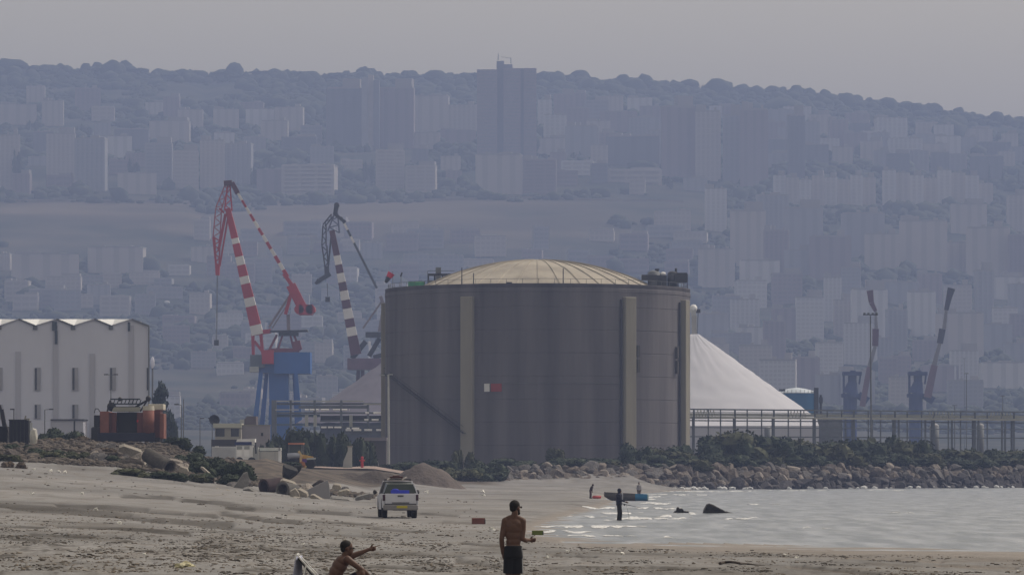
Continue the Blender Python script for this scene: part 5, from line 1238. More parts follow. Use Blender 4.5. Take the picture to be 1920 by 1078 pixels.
MB().bb((X(672,D),D,3),(X(724,D),D+8,Z(826,D))).obj('wall', mat('brown_grey_wall',(.09,.085,.09),.9), e); MB().bb((X(668,D),D-.3,Z(826,D)),(X(725,D),D+8.2,Z(820,D))).obj('roof', mat('mauve_roof',(.22,.2,.22),.8), e)
e = thing('parked_car', 'pale car windscreen showing in the shade of the low shed', 'car', (X(692,600), 600, 3)); D = 600
MB().prism([(X(680,D),3.3),(X(680,D),3.9),(X(685,D),Z(832,D)-1.2),(X(700,D),Z(832,D)-1.2),(X(708,D),3.9),(X(710,D),3.3)], D, D+1.6).obj('body', mat('dull_silver',(.12,.12,.13),.4), e)
MB().prism([(X(684,D),4.0),(X(688,D),4.75),(X(692,D),4.75),(X(690,D),4.0)], D-.03, D).obj('window', mat('sky_glass',(.35,.37,.4),.2), e)
for q in (686, 704): MB().tube((X(q,D),D-.05,3.3),(X(q,D),D+.2,3.3),.32,.32,14).obj('wheel', M_rub, e)

# ------------------------------------------------------------------ pickup
def pickup():
    D = 206; zb = gz(750, D)-.01
    e = local_thing('pickup_truck', 'white double cab pickup seen from behind with a loaded roof rack', 'pickup', 751, D, zb, rz=R(-4.5)); 
    e.rotation_euler = (0, 0, R(5.0))
    MW = mat('pickup_white', (.50,.51,.58), .35, .03, 2); MG = mat('dark_tint', (.02,.028,.03), .15, .1, 2, spec=.7); MC = mat('grey_plastic', (.07,.07,.078), .6)
    W = .86; L = 5.1
    def ex(b, nm, mt, bev=.03, sm=False): b.local = True; return b.obj(nm, mt, e, bevel=bev, smooth=sm)
    # side panels with wheel arches (profile in y,z extruded in x)
    def side(s_):
        pr = [(0,.55),(0,1.18),(1.55,1.20),(3.7,1.16),(4.7,1.08),(5.1,.95),(5.15,.55)]
        arch = []
        for c_ in (4.15, 1.05):
            for k in range(9):
                a = math.pi*k/8; arch.append((c_+.47*math.cos(a), .52+.45*math.sin(a)))
        # lower edge runs back from the front
        low = [(5.15,.5)]+[p for p in arch[:9]]+[(3.6,.42),(1.6,.42)]+[p for p in arch[9:]]+[(0,.5)]
        poly = [(0,1.18),(1.55,1.20),(3.7,1.16),(4.7,1.08),(5.1,.95)]+low
        b = MB(); x0, x1 = (W-.09, W) if s_ > 0 else (-W, -W+.09)
        n_ = len(poly); b.add([(x0,y,z) for y,z in poly]+[(x1,y,z) for y,z in poly], [tuple(range(n_)), tuple(range(2*n_-1,n_-1,-1))]+[(i,(i+1)%n_,n_+(i+1)%n_,n_+i) for i in range(n_)])
        return ex(b, 'side_panel', MW, .015)
    side(1); side(-1)
    ex(MB().bb((-W+.09,.1,.62),(W-.09,3.6,.70)), 'bed_floor', MC); ex(MB().bb((-W+.09,1.5,.6),(W-.09,5.0,1.05)), 'cab_body', MW); ex(MB().bb((-.35,.3,.38),(.35,4.6,.6)), 'underframe', M_dark)
    tg = ex(MB().bb((-W+.10,-.03,.70),(W-.10,.06,1.20)), 'tailgate', MW, .03)
    b = MB().bb((-.14,-.06,1.05),(.14,-.03,1.12)); b.local = True; h = b.obj('handle', MC, tg); h.location = (0,0,0)
    ex(MB().bb((-.42,-.045,.78),(.42,-.031,.73)), 'gate_groove', MC, 0); ex(MB().bb((-W+.1,-.05,.66),(W-.1,.06,.70)), 'gate_lip', MC, 0)
    ex(MB().bb((-W+.02,-.22,.40),(W-.02,.0,.66)), 'bumper', mat('bumper_grey',(.20,.195,.205),.45), .05)
    ex(MB().bb((-.20,-.24,.50),(.32,-.225,.62)), 'licence_plate', mat('plate_yellow',(.45,.38,.03),.5), 0)
    for s_ in (-1, 1): ex(MB().bb((s_*(W-.12),-.05,.86),(s_*(W+.005),.12,1.15)), 'tail_light', mat('tail_red',(.05,.02,.035),.2), .01)
    # cabin: tapered glass house
    def ring(y, z, w_): return [(-w_,y,z),(w_,y,z)]
    a = [(-.80,1.55,1.17),(.80,1.55,1.17),(.80,3.75,1.17),(-.80,3.75,1.17),(-.64,1.85,1.76),(.64,1.85,1.76),(.64,2.9,1.76),(-.64,2.9,1.76)]
    ex(MB().add(a, [(0,1,5,4),(1,2,6,5),(2,3,7,6),(3,0,4,7),(4,5,6,7),(3,2,1,0)]), 'window_glass', MG, 0)
    ex(MB().bb((-.66,1.8,1.74),(.66,2.95,1.80)), 'roof', MW, .03)
    for s_ in (-1, 1):
        ex(MB().bar((s_*.81,1.53,1.16),(s_*.66,1.83,1.77),.09,.10), 'rear_pillar', MW if s_ > 0 else MC, .01)
        ex(MB().bar((s_*.81,3.78,1.16),(s_*.66,2.92,1.77),.07,.08), 'front_pillar', MW, .01); ex(MB().bar((s_*.815,2.65,1.16),(s_*.665,2.5,1.77),.06,.08), 'centre_pillar', MC, .01)
    ex(MB().bb((-.78,1.52,1.15),(.78,1.58,1.24)), 'cab_sill', MC, 0)
    # canopy over the bed, dark glass with a light rim
    a = [(-.80,.05,1.21),(.80,.05,1.21),(.80,1.5,1.21),(-.80,1.5,1.21),(-.62,.28,1.66),(.62,.28,1.66),(.64,1.5,1.72),(-.64,1.5,1.72)]
    can = ex(MB().add(a, [(0,1,5,4),(1,2,6,5),(2,3,7,6),(3,0,4,7),(4,5,6,7),(3,2,1,0)]), 'bed_canopy', mat('canopy_green_black',(.035,.045,.042),.3), .02)
    ex(MB().bb((-.47,-.005,1.20),(.42,.06,1.36)).ell((-.25,.03,1.36),(.18,.05,.08)), 'blue_crate', mat('blue_plastic',(.04,.06,.55),.5), .01)
    ex(MB().bar((.81,.05,1.2),(.645,.28,1.70),.05,.06), 'canopy_pillar', MW, .01)
    # roof rack with boards and beacon
    rk_ = MB()
    for y in (1.9, 2.4, 2.85): rk_.bar((-.6,y,1.88),(.6,y,1.88),.04)
    for x_ in (-.6, .6): rk_.bar((x_,1.85,1.88),(x_,2.9,1.88),.04); rk_.bar((x_,1.9,1.8),(x_,1.9,1.88),.03); rk_.bar((x_,2.85,1.8),(x_,2.85,1.88),.03)
    ex(rk_, 'roof_rack', M_dark, 0)
    for s_ in (-1, 1):
        b = MB().tube((s_*.92,3.45,1.22),(s_*1.0,3.45,1.24),.03).ell((s_*1.05,3.45,1.26),(.10,.06,.12), 1); ex(b, 'wing_mirror', MC, 0, True)
        for y in (1.05, 4.15):
            b = MB().lathe([(.20,-.13),(.36,-.13),(.40,-.09),(.40,.09),(.36,.13),(.20,.13)], (0,0,0), 28); b.local = True
            w_ = b.obj('wheel', M_rub, e, smooth=False); w_.location = (s_*(W-.14), y, .40); w_.rotation_euler = (0, R(90), 0)
            b = MB().lathe([(.01,-.10),(.12,-.11),(.20,-.09),(.21,.09),(.12,.10),(.01,.08)], (0,0,0), 20); b.local = True; b.obj('rim', M_pale, w_)
    b = MB().box((-.1,1.9,1.98),(.62,.9,.10)); b.box((-.1,1.9,2.05),(.34,.6,.06)); ex(b, 'roof_box', mat('dark_red_load',(.07,.03,.035),.7), .03)
    for x_, t in ((-.42,.45),(.30,.5)): ex(MB().box((x_,1.8,1.93),(.26,.5,.05), M=Matrix.Rotation(-t,3,'Y')), 'load_board', mat('board_white',(.6,.55,.53),.6), 0)
pickup()

# ------------------------------------------------------------------ people
M_skin = mat('tanned_skin', (.088,.046,.034), .55, .08, 6); M_hair = mat('black_hair', (.008,.007,.007), .8, .3, 30)
def limb(b, pts):     # list of (point, rx, ry) -> chained tapered ellipsoid sections
    for (p, r0), (q, r1) in zip(pts[:-1], pts[1:]):
        p, q = Vector(p), Vector(q); b.tube(p, q, r0, r1, 14); b.ell(p, (r0,)*3, 1); b.ell(q, (r1,)*3, 1)
def remesh(b, name, mt, parent, vox, sm=2):
    me = b.mesh(name, mt); o = bpy.data.objects.new(name, me); col.objects.link(o)
    md = o.modifiers.new('r', 'REMESH'); md.mode = 'VOXEL'; md.voxel_size = vox
    ms = o.modifiers.new('s', 'SMOOTH'); ms.factor = .5; ms.iterations = sm
    dg = C.evaluated_depsgraph_get(); em = bpy.data.meshes.new_from_object(o.evaluated_get(dg)); o.modifiers.clear(); o.data = em
    em.materials.clear(); em.materials.append(mt)
    for p in em.polygons: p.use_smooth = True
    o.parent = parent; return o
def hand(b, w, d, up, r=.5, curl=1.2, s=1.0, point=False):
    # palm from wrist w along d; up = thumb side
    w, d, up = Vector(w), Vector(d).normalized(), Vector(up).normalized(); n_ = d.cross(up).normalized(); up = n_.cross(d).normalized()
    M = Matrix((up, n_, d)).transposed()
    b.ell(w+d*.05*s, (.042*s,.018*s,.055*s), 2, M=M); b.tube(w-d*.02, w+d*.02, .026*s, .03*s, 10)
    for i, (o_, L_) in enumerate(((.030,.068),(.011,.078),(-.009,.072),(-.028,.056))):
        c_ = 0.05 if (point and i == 0) else curl*(1+.06*i)
        p = w+d*.09*s+up*o_*s; a = 0.15*c_; q = None
        for k, f_ in enumerate((.45,.32,.23)):
            a += c_*.62; q = p+(d*math.cos(a)+n_*math.sin(a))*L_*f_*1.15*s
            b.tube(p, q, .0095*s, .0088*s, 8); b.ell(q, (.009*s,)*3, 1); p = q
    p = w+d*.025*s+up*.03*s; q = p+(up*.75+d*.6+n_*.35)*.035*s; b.tube(p, q, .013*s, .011*s, 8); b.ell(q, (.011*s,)*3, 1)
    t = q+(d*.8+n_*.6)*.032*s; b.tube(q, t, .0105*s, .009*s, 8); b.ell(t, (.009*s,)*3, 1)
def head(b, c, face, s=1.0, tilt=0):
    # skull centre c, face direction
    f_ = Vector(face).normalized(); sd_ = f_.cross(Vector((0,0,1))).normalized(); up = sd_.cross(f_)
    M = Matrix((sd_, f_, up)).transposed(); c = Vector(c)
    L_ = lambda x, y, z: c+(sd_*x+f_*y+up*z)*s
    b.ell(L_(0,-.012,.03), (.074*s,.093*s,.088*s), 2, M=M); b.ell(L_(0,.028,-.045), (.056*s,.060*s,.072*s), 2, M=M); b.ell(L_(0,.06,-.088), (.026*s,.022*s,.02*s), 1, M=M)
    b.add([L_(-.014,.085,-.03), L_(.014,.085,-.03), L_(0,.115,-.034), L_(0,.088,.015), L_(0,.085,-.045)], [(0,2,3),(2,1,3),(0,4,2),(4,1,2),(0,3,1),(0,1,4)])
    b.ell(L_(0,.085,-.063), (.022*s,.010*s,.008*s), 1, M=M); b.ell(L_(0,.078,.012), (.05*s,.014*s,.010*s), 1, M=M)
    for k in (-1, 1): b.ell(L_(k*.076,-.005,-.01), (.010*s,.020*s,.032*s), 1, M=M)
    return L_, M
def hair(b, L_, M, s=1.0, beard=False):
    b.ell(L_(0,-.020,.040), (.080*s,.096*s,.090*s), 2, M=M, jit=.03); b.ell(L_(0,-.055,-.012), (.066*s,.052*s,.06*s), 2, M=M)

def standing_man():
    D = 70.; e = thing('person', 'shirtless man in long black shorts standing with his back to the camera', 'person', (X(961,D), D, gz(961,D))); e['base'] = [0.,0.,0.]
    g0 = Vector(e.location); z0 = g0.z
    def Q(x_, y_, d=0): v = P(x_, y_, D); v.y += d; return v-g0
    b = MB()
    hc = Q(966.5, 951.5, .03); L_, M = head(b, hc, (.72, .7, 0))
    limb(b, [(Q(964,974,-.0), .062), (Q(965.5,960,.0), .054)])            # neck
    def torso(cx, y_, rx, ry, rz, d=0): b.ell(Q(cx, y_, d), (rx, ry, rz), 2)
    torso(964,979,.155,.085,.075); torso(963.5,990,.152,.105,.13); torso(963,1003,.135,.098,.12); torso(962.5,1015,.122,.09,.10); torso(962.5,1027,.135,.10,.10)
    torso(957,984,.07,.05,.08,-.045); torso(970,984,.07,.05,.08,-.045)
    b.ell(Q(955,970.5), (.10,.05,.045), 1, M=Matrix.Rotation(-.35,3,'Y')); b.ell(Q(973,971), (.10,.05,.045), 1, M=Matrix.Rotation(.35,3,'Y'))
    # left arm hangs, right arm bent with the forearm out
    limb(b, [(Q(947.5,976), .062), (Q(944,992), .052), (Q(940.5,1009,-.02), .041), (Q(941,1018,.0), .043), (Q(942.5,1037,.05), .027)])
    hand(b, Q(942.7,1037,.05), Q(945,1050,.08)-Q(942.7,1037,.05), (.2,1,0), curl=.55)
    limb(b, [(Q(979.5,976), .062), (Q(980.5,992), .050), (Q(979,1009,-.02), .041), (Q(984,1012,.05), .042), (Q(992.5,1012.5,.16), .027)])
    hand(b, Q(992.3,1012.5,.16), (.8,.45,.02), (0,.1,1), curl=1.5)
    # legs
    for s_, xk in ((-1, 954.5), (1, 969)):
        hip = Q(962+s_*7.0, 1032); kn = Q(xk, 1085, .02); an = Q(xk-.5, 1085, 0); an.z = .085; 
        limb(b, [(hip, .088), (kn, .058), (kn+(an-kn)*.3+Vector((0,-.02,0)), .056), (an, .037)])
        b.ell((an.x, an.y+.07, .035), (.045,.13,.035), 2); b.ell((an.x+.01, an.y+.16, .03), (.045,.055,.025), 1)
    o = remesh(b, 'body', M_skin, e, .0085, 7); o.location = (0,0,0)
    b = MB(); hair(b, L_, M); o = remesh(b, 'hair', M_hair, e, .01, 2)
    b = MB(); b.ell(L_(0,.05,-.088), (.05,.042,.035), 2, M=M); b.ell(L_(.045,.02,-.055), (.02,.03,.045), 1, M=M); b.ell(L_(-.045,.02,-.055), (.02,.03,.045), 1, M=M); remesh(b, 'beard', M_hair, e, .01, 1)
    # shorts: one cloth surface, waist to above the knee
    b = MB(); b.lathe([(.138,0),(.142,-.03),(.150,-.09),(.155,-.14)], (0,0,0), 24)
    b.v = [(v[0], v[1]*.78, v[2]) for v in b.v]; wz = Q(962.5,1022.5); b.v = [(v[0]+wz.x, v[1]+wz.y, v[2]+wz.z) for v in b.v]
    sb = MB()
    n_=24; vs_=[(wz.x+rx*math.cos(2*math.pi*i/n_), wz.y+ry*math.sin(2*math.pi*i/n_), wz.z+zz) for rx,ry,zz in ((.140,.112,0),(.152,.118,-.07),(.165,.12,-.20)) for i in range(n_)]
    sb.add(vs_, [tuple(range(n_-1,-1,-1)), tuple(range(2*n_,3*n_))]+[(k*n_+i,k*n_+(i+1)%n_,(k+1)*n_+(i+1)%n_,(k+1)*n_+i) for k in range(2) for i in range(n_)])
    for s_, xk in ((-1, 954.8), (1, 970.2)):
        hip = Q(962+s_*6.5, 1036); kn = Q(xk, 1074.5, .01); sb.tube(hip, kn, .092, .093, 22); sb.tube(hip+Vector((s_*.01,0,0)), kn+Vector((s_*.012,0,0)), .088, .09, 20)
    remesh(sb, 'shorts', mat('black_shorts',(.008,.009,.013),.85,.2,8), e, .012, 1)
    st = MB(); 
    for k in range(9):
        u = k/9; pa = Q(977.6+u*2.6, 1026+u*47, -.01); pb = Q(977.6+(u+.111)*2.6, 1026+(u+.111)*47, -.01); st.bar(pa, pb, .026, .07)
    st.obj('side_stripe', mat('stripe_grey',(.42,.43,.46),.8), e)
    gl = MB(); gl.bar(L_(.077,0,.012), L_(.06,.09,.012), .006); 
    for k in (-1,1): gl.ell(L_(k*.033,.098,.008), (.026,.006,.018), 1, M=M)
    gl.obj('sunglasses', M_dark, e)
standing_man()

def seated_man():
    D = 66.; zg = gz(640,D); e = thing('person', 'shirtless man sitting on the sand in sunglasses pointing along the beach', 'person', (X(640,D), D, zg)); e['base'] = [0.,0.,0.]
    g0 = Vector(e.location)
    def Q(x_, y_, d=0): v = P(x_, y_, D); v.y += d; return v-g0
    b = MB()
    L_, M = head(b, Q(651,1027.5,0), (.97,.22,-.05), 1.02)
    limb(b, [(Q(645,1047,0), .064), (Q(648.5,1036,0), .056)])
    for x_, y_, rx, ry, rz, t in ((643,1051,.115,.17,.085,.3),(637,1060,.12,.165,.12,.4),(631,1071,.115,.15,.12,.35),(627,1083,.11,.145,.12,.2),(625,1096,.12,.155,.12,0),(625,1108,.13,.16,.10,0)):
        b.ell(Q(x_,y_,0), (rx,ry,rz), 2, M=Matrix.Rotation(t,3,'Y'))
    # near arm rests on the knee, far arm points
    limb(b, [(Q(652,1047,-.16), .058), (Q(664,1056,-.17), .048), (Q(679,1067,-.14), .040), (Q(684,1071,-.10), .040), (Q(696,1083,-.05), .028)])
    hand(b, Q(696,1083,-.05), (.5,.1,-.75), (0,-1,0), curl=.7)
    limb(b, [(Q(652,1046,.17), .056), (Q(665,1040,.19), .046), (Q(676,1036,.20), .038), (Q(692,1029.8,.22), .026)])
    hand(b, Q(692,1029.8,.22), (.97,.1,.18), (0,.25,1), curl=1.75, point=True)
    zf = .06-0
    for s_, d in ((-1,-.11),(1,.13)):
        hip = Q(630,1106,d); kn = Q(678 if s_ < 0 else 674, 1073 if s_ < 0 else 1078, d*1.3); an = Q(690,1100,d*1.2); an.z = .08
        limb(b, [(hip, .088), (kn, .058), (kn+(an-kn)*.35+Vector((-.02,0,0)), .056), (an, .036)]); b.ell((an.x+.08, an.y, .04), (.13,.045,.035), 2)
    o = remesh(b, 'body', M_skin, e, .0085, 2)
    b = MB(); b.ell(L_(0,-.022,.042), (.079,.095,.086), 2, M=M); b.ell(L_(0,-.06,-.01), (.064,.046,.055), 2, M=M); remesh(b, 'hair', M_hair, e, .01, 2)
    sb = MB()
    for s_, d in ((-1,-.11),(1,.13)):
        hip = Q(630,1106,d); kn = Q(672 if s_ < 0 else 668, 1078 if s_ < 0 else 1082, d*1.25); sb.tube(hip, kn, .105, .078, 20); sb.ell(hip, (.108,)*3, 1)
    sb.ell(Q(627,1104,0), (.145,.175,.11), 2); remesh(sb, 'shorts', mat('navy_shorts',(.012,.010,.024),.85,.2,8), e, .012, 1)
    gl = MB()
    for k in (-1,1): gl.ell(L_(k*.034,.10,.006), (.028,.008,.019), 1, M=M); gl.bar(L_(k*.078,0,.01), L_(k*.06,.09,.01), .008)
    gl.bar(L_(-.01,.102,.01), L_(.01,.102,.01), .006).obj('sunglasses', M_dark, e)
seated_man()

# beach chair
D = 67.; zg = gz(572,D)
e = thing('beach_chair', 'low folding beach chair with white tube frame and a pale blue towel', 'chair', (X(575,D), D, zg)); e['base'] = [0.,0.,0.]; g0 = Vector(e.location)
Q = lambda x_, y_, d=0: P(x_, y_, D)-g0+Vector((0,d,0))
tube_m = mat('white_tube',(.72,.72,.72),.35)
for d in (0, .5):
    MB().path([Q(596,1082,d), Q(575,1060,d), Q(559.5,1042,d), Q(556.5,1039,d)], .013, 8).obj('back_tube', tube_m, e, smooth=True)
    f1 = Q(574,1059,d); f2 = Q(556,1100,d); f2.z = .02; MB().path([f1, f2], .012, 8).obj('leg', tube_m, e); f3 = Q(610,1100,d); f3.z = .02; MB().path([Q(590,1077,d), f3], .012, 8).obj('leg', tube_m, e)
    s0 = Q(596,1084,d); s1 = Q(634,1084,d); MB().path([s0, s1], .013, 8).obj('seat_tube', tube_m, e); s2 = Q(630,1100,d); s2.z = .02; MB().path([s1, s2], .012, 8).obj('leg', tube_m, e)
MB().path([Q(556.5,1039,0), Q(556.5,1039,.5)], .013, 8).obj('top_tube', tube_m, e)
MB().path([Q(556.5,1039,-.02), Q(551.5,1051,-.02)], .010, 8).obj('towel_bar', tube_m, e)
v = [Q(559,1045,.02), Q(559,1045,.48), Q(592,1084,.48), Q(592,1084,.02)]; off = Vector((-.012,0,-.02))
MB().add(v+[p+off for p in v], [(0,1,2,3),(7,6,5,4),(0,3,7,4),(1,5,6,2),(0,4,5,1),(3,2,6,7)]).obj('backrest', mat('dark_canvas',(.02,.02,.022),.9), e)
v = [Q(596,1085,.02), Q(596,1085,.48), Q(634,1085,.48), Q(634,1085,.02)]; off = Vector((0,0,-.015))
MB().add(v+[p+off for p in v], [(0,1,2,3),(7,6,5,4),(0,3,7,4),(1,5,6,2),(0,4,5,1),(3,2,6,7)]).obj('seat', mat('dark_canvas',(.02,.02,.022)), e)
b = MB(); n_ = 12; m_ = 14; vs_ = []
for j in range(m_+1):
    for i in range(n_+1):
        u, t = i/n_, j/m_; a = Q(553.5-1.0*t*8, 1042+t*56, 0); c_ = Q(562.5+0*t, 1042+t*56, .0)
        p = a.lerp(c_, u); p.y = .0+.45*u+.02*math.sin(u*14+t*3); p.x += .012*math.sin(u*11+t*5)*t
        vs_.append(p)
b.add(vs_, [(j*(n_+1)+i, j*(n_+1)+i+1, (j+1)*(n_+1)+i+1, (j+1)*(n_+1)+i) for j in range(m_) for i in range(n_)])
o = b.obj('towel', mat('pale_blue_towel',(.46,.48,.62),.95,.15,6,.3,20), smooth=True); o.location = g0
so = o.modifiers.new('s', 'SOLIDIFY'); so.thickness = .012
tag(o, 'pale blue grey towel hanging over the back of the beach chair', 'towel', px=556)

# fishers and boat
def fisher(px_, D, ytop, zf, label, cloth, legs, lean=0, arms='front', hs=1.0, face=(1,0,0), hood=None):
    H = Z(ytop, D)-zf; e = thing('person', label, 'person', (X(px_,D), D, zf)); e['base'] = [0.,0.,0.]
    f_ = Vector(face).normalized(); sd_ = f_.cross(Vector((0,0,1)))
    def L3(f, s_, z): z_ = z*H; ln = max(0, z-.5); return f_*(f*H+lean*ln*H)+sd_*(s_*H)+Vector((0,0,z_-abs(lean)*ln*.35*H))
    b = MB(); s = H/1.78
    LL, M = head(b, L3(.015,0,.945), f_, s*1.05); limb(b, [(L3(0,0,.84), .07*s), (L3(.01,0,.90), .058*s)])
    for s_ in (-1, 1):
        sh = L3(0, s_*.10, .81)
        if arms == 'front': el = L3(.06, s_*.12, .66); wr = L3(.19, s_*.06, .61)
        elif arms == 'down': el = L3(.07, s_*.12, .63); wr = L3(.12, s_*.08, .46)
        else: el = L3(.0, s_*.13, .64); wr = L3(.03, s_*.13, .50)
        limb(b, [(sh, .055*s), (el, .045*s), (wr, .03*s)]); hand(b, wr, (wr-el), Vector((0,0,1)) if arms == 'front' else f_, curl=1.0, s=s*1.1)
        hp = L3(0, s_*.05, .50); kn = L3(.02+.02*s_, s_*.055, .27); an = L3(.0+.03*s_, s_*.055, .045)
        limb(b, [(hp, .088*s), (kn, .06*s), (an, .04*s)]); b.ell(an+f_*.07*s+Vector((0,0,-.04*s)), (.12*s if abs(f_.x)>.5 else .05*s,.05*s if abs(f_.x)>.5 else .12*s,.04*s), 1)
    for z_, r0 in ((.80,.13),(.74,.135),(.67,.125),(.6,.12),(.53,.125)): p = L3(0,0,z_); b.ell(p, (r0*s*.95, r0*s*1.05, .1*s), 2)
    remesh(b, 'body', M_skin, e, .02, 1)
    c_ = MB()
    for z_, r0 in ((.81,.165),(.76,.185),(.70,.18),(.64,.17),(.58,.165),(.53,.165)): p = L3(-.005,0,z_); c_.ell(p, (r0*s, r0*s*1.1, .09*s), 2)
    for s_ in (-1, 1):
        sh = L3(0, s_*.10, .81); el = L3(.06, s_*.12, .66) if arms == 'front' else L3(.07, s_*.12, .63) if arms == 'down' else L3(0, s_*.13, .64)
        wr = L3(.16, s_*.07, .62) if arms == 'front' else L3(.11, s_*.085, .49) if arms == 'down' else L3(.02, s_*.13, .53); limb(c_, [(sh, .07*s), (el, .058*s), (wr, .045*s)])
    if hood: c_.ell(LL(0,-.02,.02), (.10*s,.11*s,.12*s), 2, M=M); c_.ell(L3(-.01,0,.87), (.09*s,.09*s,.08*s), 1)
    remesh(c_, 'jacket', cloth, e, .025, 2)
    t_ = MB()
    for s_ in (-1, 1):
        hp = L3(0, s_*.05, .51); kn = L3(.02+.02*s_, s_*.055, .27); an = L3(.0+.03*s_, s_*.055, .07); limb(t_, [(hp, .125*s), (kn, .095*s), (an, .08*s)])
    remesh(t_, 'trousers', legs, e, .025, 2)
    if not hood: hb = MB(); hb.ell(LL(0,-.02,.04), (.085*s,.10*s,.095*s), 2, M=M); remesh(hb, 'hair', M_hair, e, .02, 1)
    bt = MB()
    for s_ in (-1, 1): an = L3(.0+.03*s_, s_*.055, .03); bt.tube(an+Vector((0,0,.08*s)), an, .06*s, .06*s, 10).ell(an+f_*.08*s, (.15*s,.065*s,.05*s) if abs(f_.x) > .5 else (.065*s,.15*s,.05*s), 1)
    remesh(bt, 'boots', mat('black_boot',(.015,.015,.017),.6), e, .02, 1)
    return e
blk = mat('black_trousers',(.012,.012,.014),.85); nav = mat('navy_jacket',(.022,.026,.05),.85)
fe = fisher(1161, 216, 916, Z(979,216), 'angler in a navy hooded jacket and black trousers standing in the shallows', nav, blk, hood=True)
MB_ = MB().bb((.12,-.13,1.15),(.19,.13,1.48)); MB_.local = True; o = MB_.obj('chest_pack', mat('pale_grey_cloth',(.36,.37,.42),.8), fe, bevel=.04); o.location = (0,0,0)
D = 216
o = thing('fishing_rod', 'thin dark fishing rod reaching forward from the angler in the shallows', 'fishing rod', P(1170,945,D)); o['base'] = [0.,0.,0.]
MB().tube((0-.15,0,.05),(.5,0,-.1),.018,.012).tube((.5,0,-.1),(1.0,-.1,-.22),.012,.008).obj('blank', M_dark, o); MB().tube((.02,-.03,-.02),(.02,.03,-.02),.05,.05,10).obj('reel', M_dark, o)
MB().tube((.12,0,0),(.25,0,-.6),.007,.007,5).tube((.25,0,-.6),(.27,0,-.98),.007,.007,5).obj('line', M_grey, o)
fisher(1107, 362, 905.5, Z(935,362), 'bending person in dark clothes at the bow end of the boat', mat('dark_brown_coat',(.035,.025,.03),.85), mat('brown_trousers',(.06,.035,.035),.85), lean=.35, arms='down', hood=True)
fisher(1198, 366, 904, Z(934,366), 'person in a pale shirt standing behind the blue end of the boat', mat('pale_shirt',(.26,.25,.27),.85), mat('brown_grey_trousers',(.10,.075,.07),.85), arms='side', face=(.2,-1,0))
def boat():
    D = 360; e = thing('rowing_boat', 'small grey brown boat with a bright blue end in the shallows', 'boat', (X(1174,D), D, -.05)); e['base'] = [0.,0.,0.]
    Lb = S(83, D); n_ = 24
    def hull(t0, t1, grow=0):
        b = MB(); vs_ = []; k_ = 9; m_ = 14
        for i in range(m_+1):
            t = t0+(t1-t0)*i/m_; x = (t-.5)*Lb; bw = .62*min(1, (t/.35)**.6 if t < .35 else 1)*(1-.25*max(0, t-.7)/.3)+grow
            keel = .02+.42*max(0, (.22-t)/.22)**1.6; gun = .70+.10*max(0, (.4-t)/.4)-.10*max(0,(t-.5)/.5)
            for j in range(k_+1):
                a = math.pi*j/k_; s_ = math.cos(a); zz_ = gun-(gun-keel)*math.sin(a)**.7; vs_.append((x, s_*max(bw,.02), zz_-grow))
            for j in range(k_+1):
                a = math.pi*(k_-j)/k_; s_ = math.cos(a); zz_ = gun-(gun-keel-.05)*math.sin(a)**.7*.93; vs_.append((x, s_*max(bw-.05,.005), zz_))
        w_ = 2*(k_+1); b.add(vs_, [(i*w_+j, i*w_+(j+1)%w_, (i+1)*w_+(j+1)%w_, (i+1)*w_+j) for i in range(m_) for j in range(w_)]+[tuple(range(w_)), tuple(m_*w_+j for j in range(w_-1,-1,-1))]); return b
    hull(.0, .70).obj('hull', mat('grey_brown_hull',(.085,.08,.078),.6,.2,1), e, smooth=False); hull(.701, .97, .005).obj('stern_panel', mat('bright_blue_paint',(.03,.17,.33),.5,.1,1), e); hull(.971, 1.0, .01).obj('transom', mat('pale_teal',(.3,.42,.45),.5), e)
    for t in (.35, .6): MB().box(((t-.5)*Lb,0,.5),(.25,1.05,.05)).obj('thwart', mat('thwart_wood',(.15,.12,.09),.8), e)
boat()
D = 358
o = thing('float', 'red float lying by the bow of the boat', 'float', P(1119,931.5,D)); o['base'] = [0.,0.,0.]
MB().tube((-.28,0,0),(.28,0,0),.13,.13,14).ell((-.28,0,0),(.1,.13,.13)).ell((.28,0,0),(.1,.13,.13)).obj('body', mat('faded_red_float',(.45,.08,.09),.6), o, smooth=True); MB().tube((-.4,0,0),(-.28,0,0),.04).obj('eyelet', M_dark, o)

# blocks, rocks in water, driftwood, litter, seaweed
def crate(px_, py_, D, w_, h_, mt, label, name, rz):
    e = thing(name, label, 'box', (X(px_,D), D, Z(py_,D))); e['base'] = [0.,0.,0.]; e.rotation_euler = (0,0,rz)
    MB().bb((-w_/2,-h_*.6,0),(w_/2,h_*.6,h_)).obj('shell', mt, e, bevel=h_*.1); MB().bb((-w_/2-.006,-h_*.62,h_*.80),(w_/2+.006,h_*.62,h_*.9)).obj('lid_rim', mt, e)
    MB().bb((w_/2-.03,-h_*.6,h_*.05),(w_/2+.012,h_*.6,h_*.75)).obj('end_cap', M_dark, e)
crate(897, 982, 186, .56, .27, mat('red_brown_plastic',(.15,.055,.045),.7,.15,4), 'reddish brown oblong box lying on the wet sand', 'plastic_box', .12)
crate(1008, 1002.5, 152, .40, .16, mat('olive_green_plastic',(.10,.13,.02),.7,.15,4), 'olive green oblong box at the water edge beside the standing man', 'plastic_box', -.05)
D = 250
b = MB(); b.prism([(-.95,-.3),(-.9,.15),(-.72,.50),(-.55,.56),(-.2,.38),(.35,.10),(.95,-.06),(1.0,-.3)], -.6, .6)
o = b.obj('wet_rock', M_wetrock, bevel=.08); o.location = (X(1348,D), D, .05); sb_ = o.modifiers.new('s','SUBSURF'); sb_.levels = sb_.render_levels = 2; sb_.subdivision_type = 'SIMPLE'
